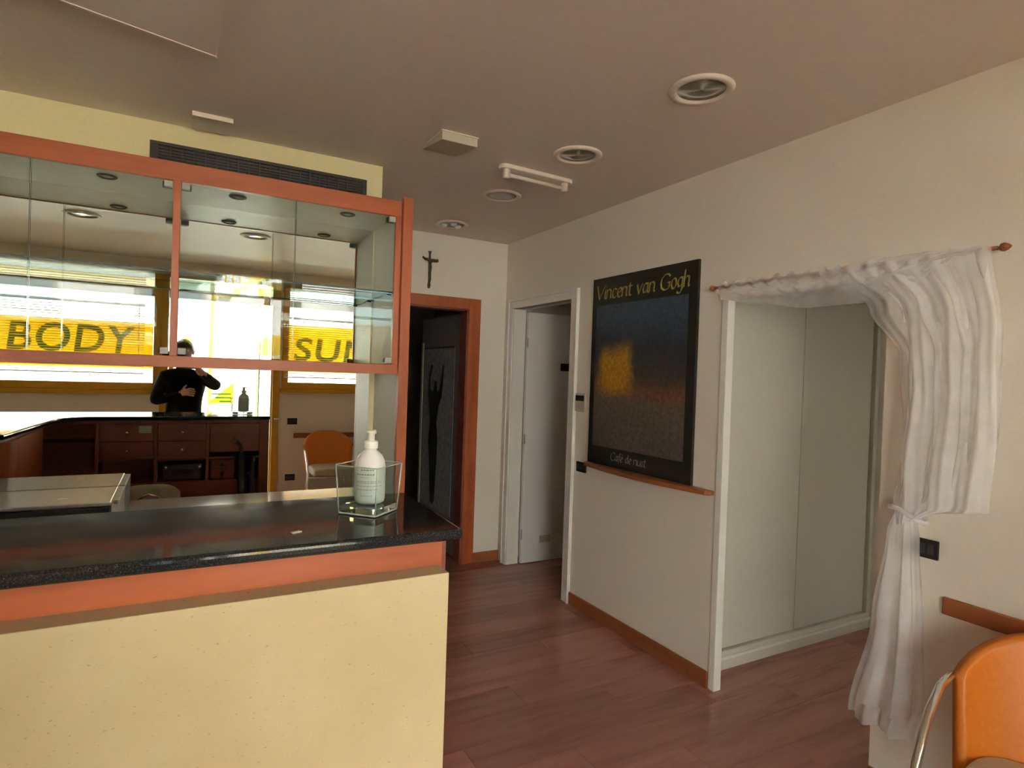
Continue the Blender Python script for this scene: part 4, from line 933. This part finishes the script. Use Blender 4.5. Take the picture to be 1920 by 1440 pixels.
# fingers: right hand curls round the phone, left hand rests on the chest
for i in range(4):
    z = 1.578-0.020*i
    N['rf%da'%i] = ((0.158,-0.030,z-0.004),0.0095); N['rf%db'%i] = ((0.142+0.003*i,-0.010+0.0,z),0.0085); N['rf%dc'%i] = ((0.118+0.006*i,-0.011,z),0.0078)
    E += [('rpalm','rf%da'%i),('rf%da'%i,'rf%db'%i),('rf%db'%i,'rf%dc'%i)]
N['rta'] = ((0.150,-0.078,1.550),0.0105); N['rtb'] = ((0.120,-0.058,1.560),0.009); E += [('rpalm','rta'),('rta','rtb')]
for i in range(4):
    z = 1.338-0.021*i; L = (0.9, 1.0, 0.95, 0.8)[i]
    N['lf%da'%i] = ((cx+0.035,cyp+0.232,z),0.0095); N['lf%db'%i] = ((cx+0.035+0.035*L,cyp+0.222,z-0.004),0.0088); N['lf%dc'%i] = ((cx+0.035+0.06*L,cyp+0.200,z-0.010),0.008)
    E += [('lpalm','lf%da'%i),('lf%da'%i,'lf%db'%i),('lf%db'%i,'lf%dc'%i)]
N['lta'] = ((cx-0.005,cyp+0.225,1.350),0.011); N['ltb'] = ((cx+0.022,cyp+0.222,1.372),0.009); E += [('lpalm','lta'),('lta','ltb')]
pme = skin_graph('person', N, E, 'pelvis')
person = bpy.data.objects.new('person', pme); COL.objects.link(person)
base = Vector((cx, cyp, 0.0))
zmin = min(v.co.z for v in pme.vertices)
for v in pme.vertices:
    if v.co.z < 0.0: v.co.z = 0.0
    v.co -= base
person.location = base; ORG['person'] = base
pme.materials.append(M['jacket']); pme.materials.append(M['skin']); pme.materials.append(M['jeans'])
hl = Vector(N['lwr'][0]); hr = Vector(N['rwr'][0])
for p in pme.polygons:
    c_ = p.center + base; p.use_smooth = True
    if c_.z > 1.545 and abs(c_.x-cx) < 0.12 and c_.y < cyp+0.22: p.material_index = 1
    elif (c_-Vector((cx+0.03,cyp+0.225,1.32))).length < 0.078: p.material_index = 1
    elif c_.y > -0.10 and c_.z > 1.47: p.material_index = 1
    elif c_.z < 0.94: p.material_index = 2
tag(person, 'person in a black jacket holding up a phone, seen in the mirror', 'person')
hx, hy, hz = cx-0.01, cyp+0.05, 1.70
def hairf(u, v):
    a = 2*math.pi*u; b = lerp(-0.15, math.pi/2, v)
    back = 1 if math.sin(a) < 0.25 else 0.0
    z0 = hz+0.01+0.112*math.sin(b) if not back else hz+0.02+0.105*math.sin(b)-0.05*(1-v)*max(0,-math.sin(a))
    if not back: z0 = max(z0, hz+0.045)
    return (hx+0.083*math.cos(a)*math.cos(b*0.98), hy-0.006+0.096*math.sin(a)*math.cos(b*0.98), z0)
MB().grid(hairf, 32, 10).build('hair', 'hair', person, smooth=True, solid=0.008)
MB().grid(lambda u, v: (cx+0.192*math.cos(2*math.pi*u), cyp+0.137*math.sin(2*math.pi*u), lerp(0.86, 1.0, v)), 32, 3).build('jacket_hem', 'jacket', person, smooth=True, solid=0.012)
MB().lathe([(0,-0.012),(0.010,-0.008),(0.013,0.0),(0.008,0.016),(0,0.030)], (hx, hy+0.098, hz-0.02), 12).build('nose', 'skin', person, smooth=True)
for s in (-1, 1):
    MB().lathe([(0,-0.011),(0.009,-0.006),(0.011,0),(0.009,0.006),(0,0.011)], (hx+s*0.032, hy+0.082, hz+0.012), 12).build('eye', 'white', person, smooth=True)
    MB().lathe([(0,-0.028),(0.010,-0.02),(0.013,0.0),(0.012,0.02),(0,0.03)], (hx+s*0.082, hy-0.005, hz-0.005), 10).build('ear', 'skin', person, smooth=True)
MB().tube([(hx-0.026,hy+0.078,hz-0.062),(hx,hy+0.086,hz-0.060),(hx+0.026,hy+0.078,hz-0.062)], [0.003,0.006,0.003], 8).build('mouth', M['lip'] if 'lip' in M else 'brown', person, smooth=True)
ph = empty('phone', (0.06, -0.03, 1.53), 'dark phone held up in front of the face', 'phone')
B(-0.018, 0.142, -0.0345, -0.0265, 1.532, 1.606).build('body', 'black', ph, bevel=0.003)
B(-0.012, 0.020, -0.0265, -0.0250, 1.556, 1.600).build('camera_bump', 'darkgrey', ph, bevel=0.0006)
for z in (1.566, 1.580, 1.592): MB().lathe([(0.0045,0),(0.0045,0.0012),(0,0.0013)], (-0.002, -0.025, z), 12, 'y').build('lens', 'black', ph)
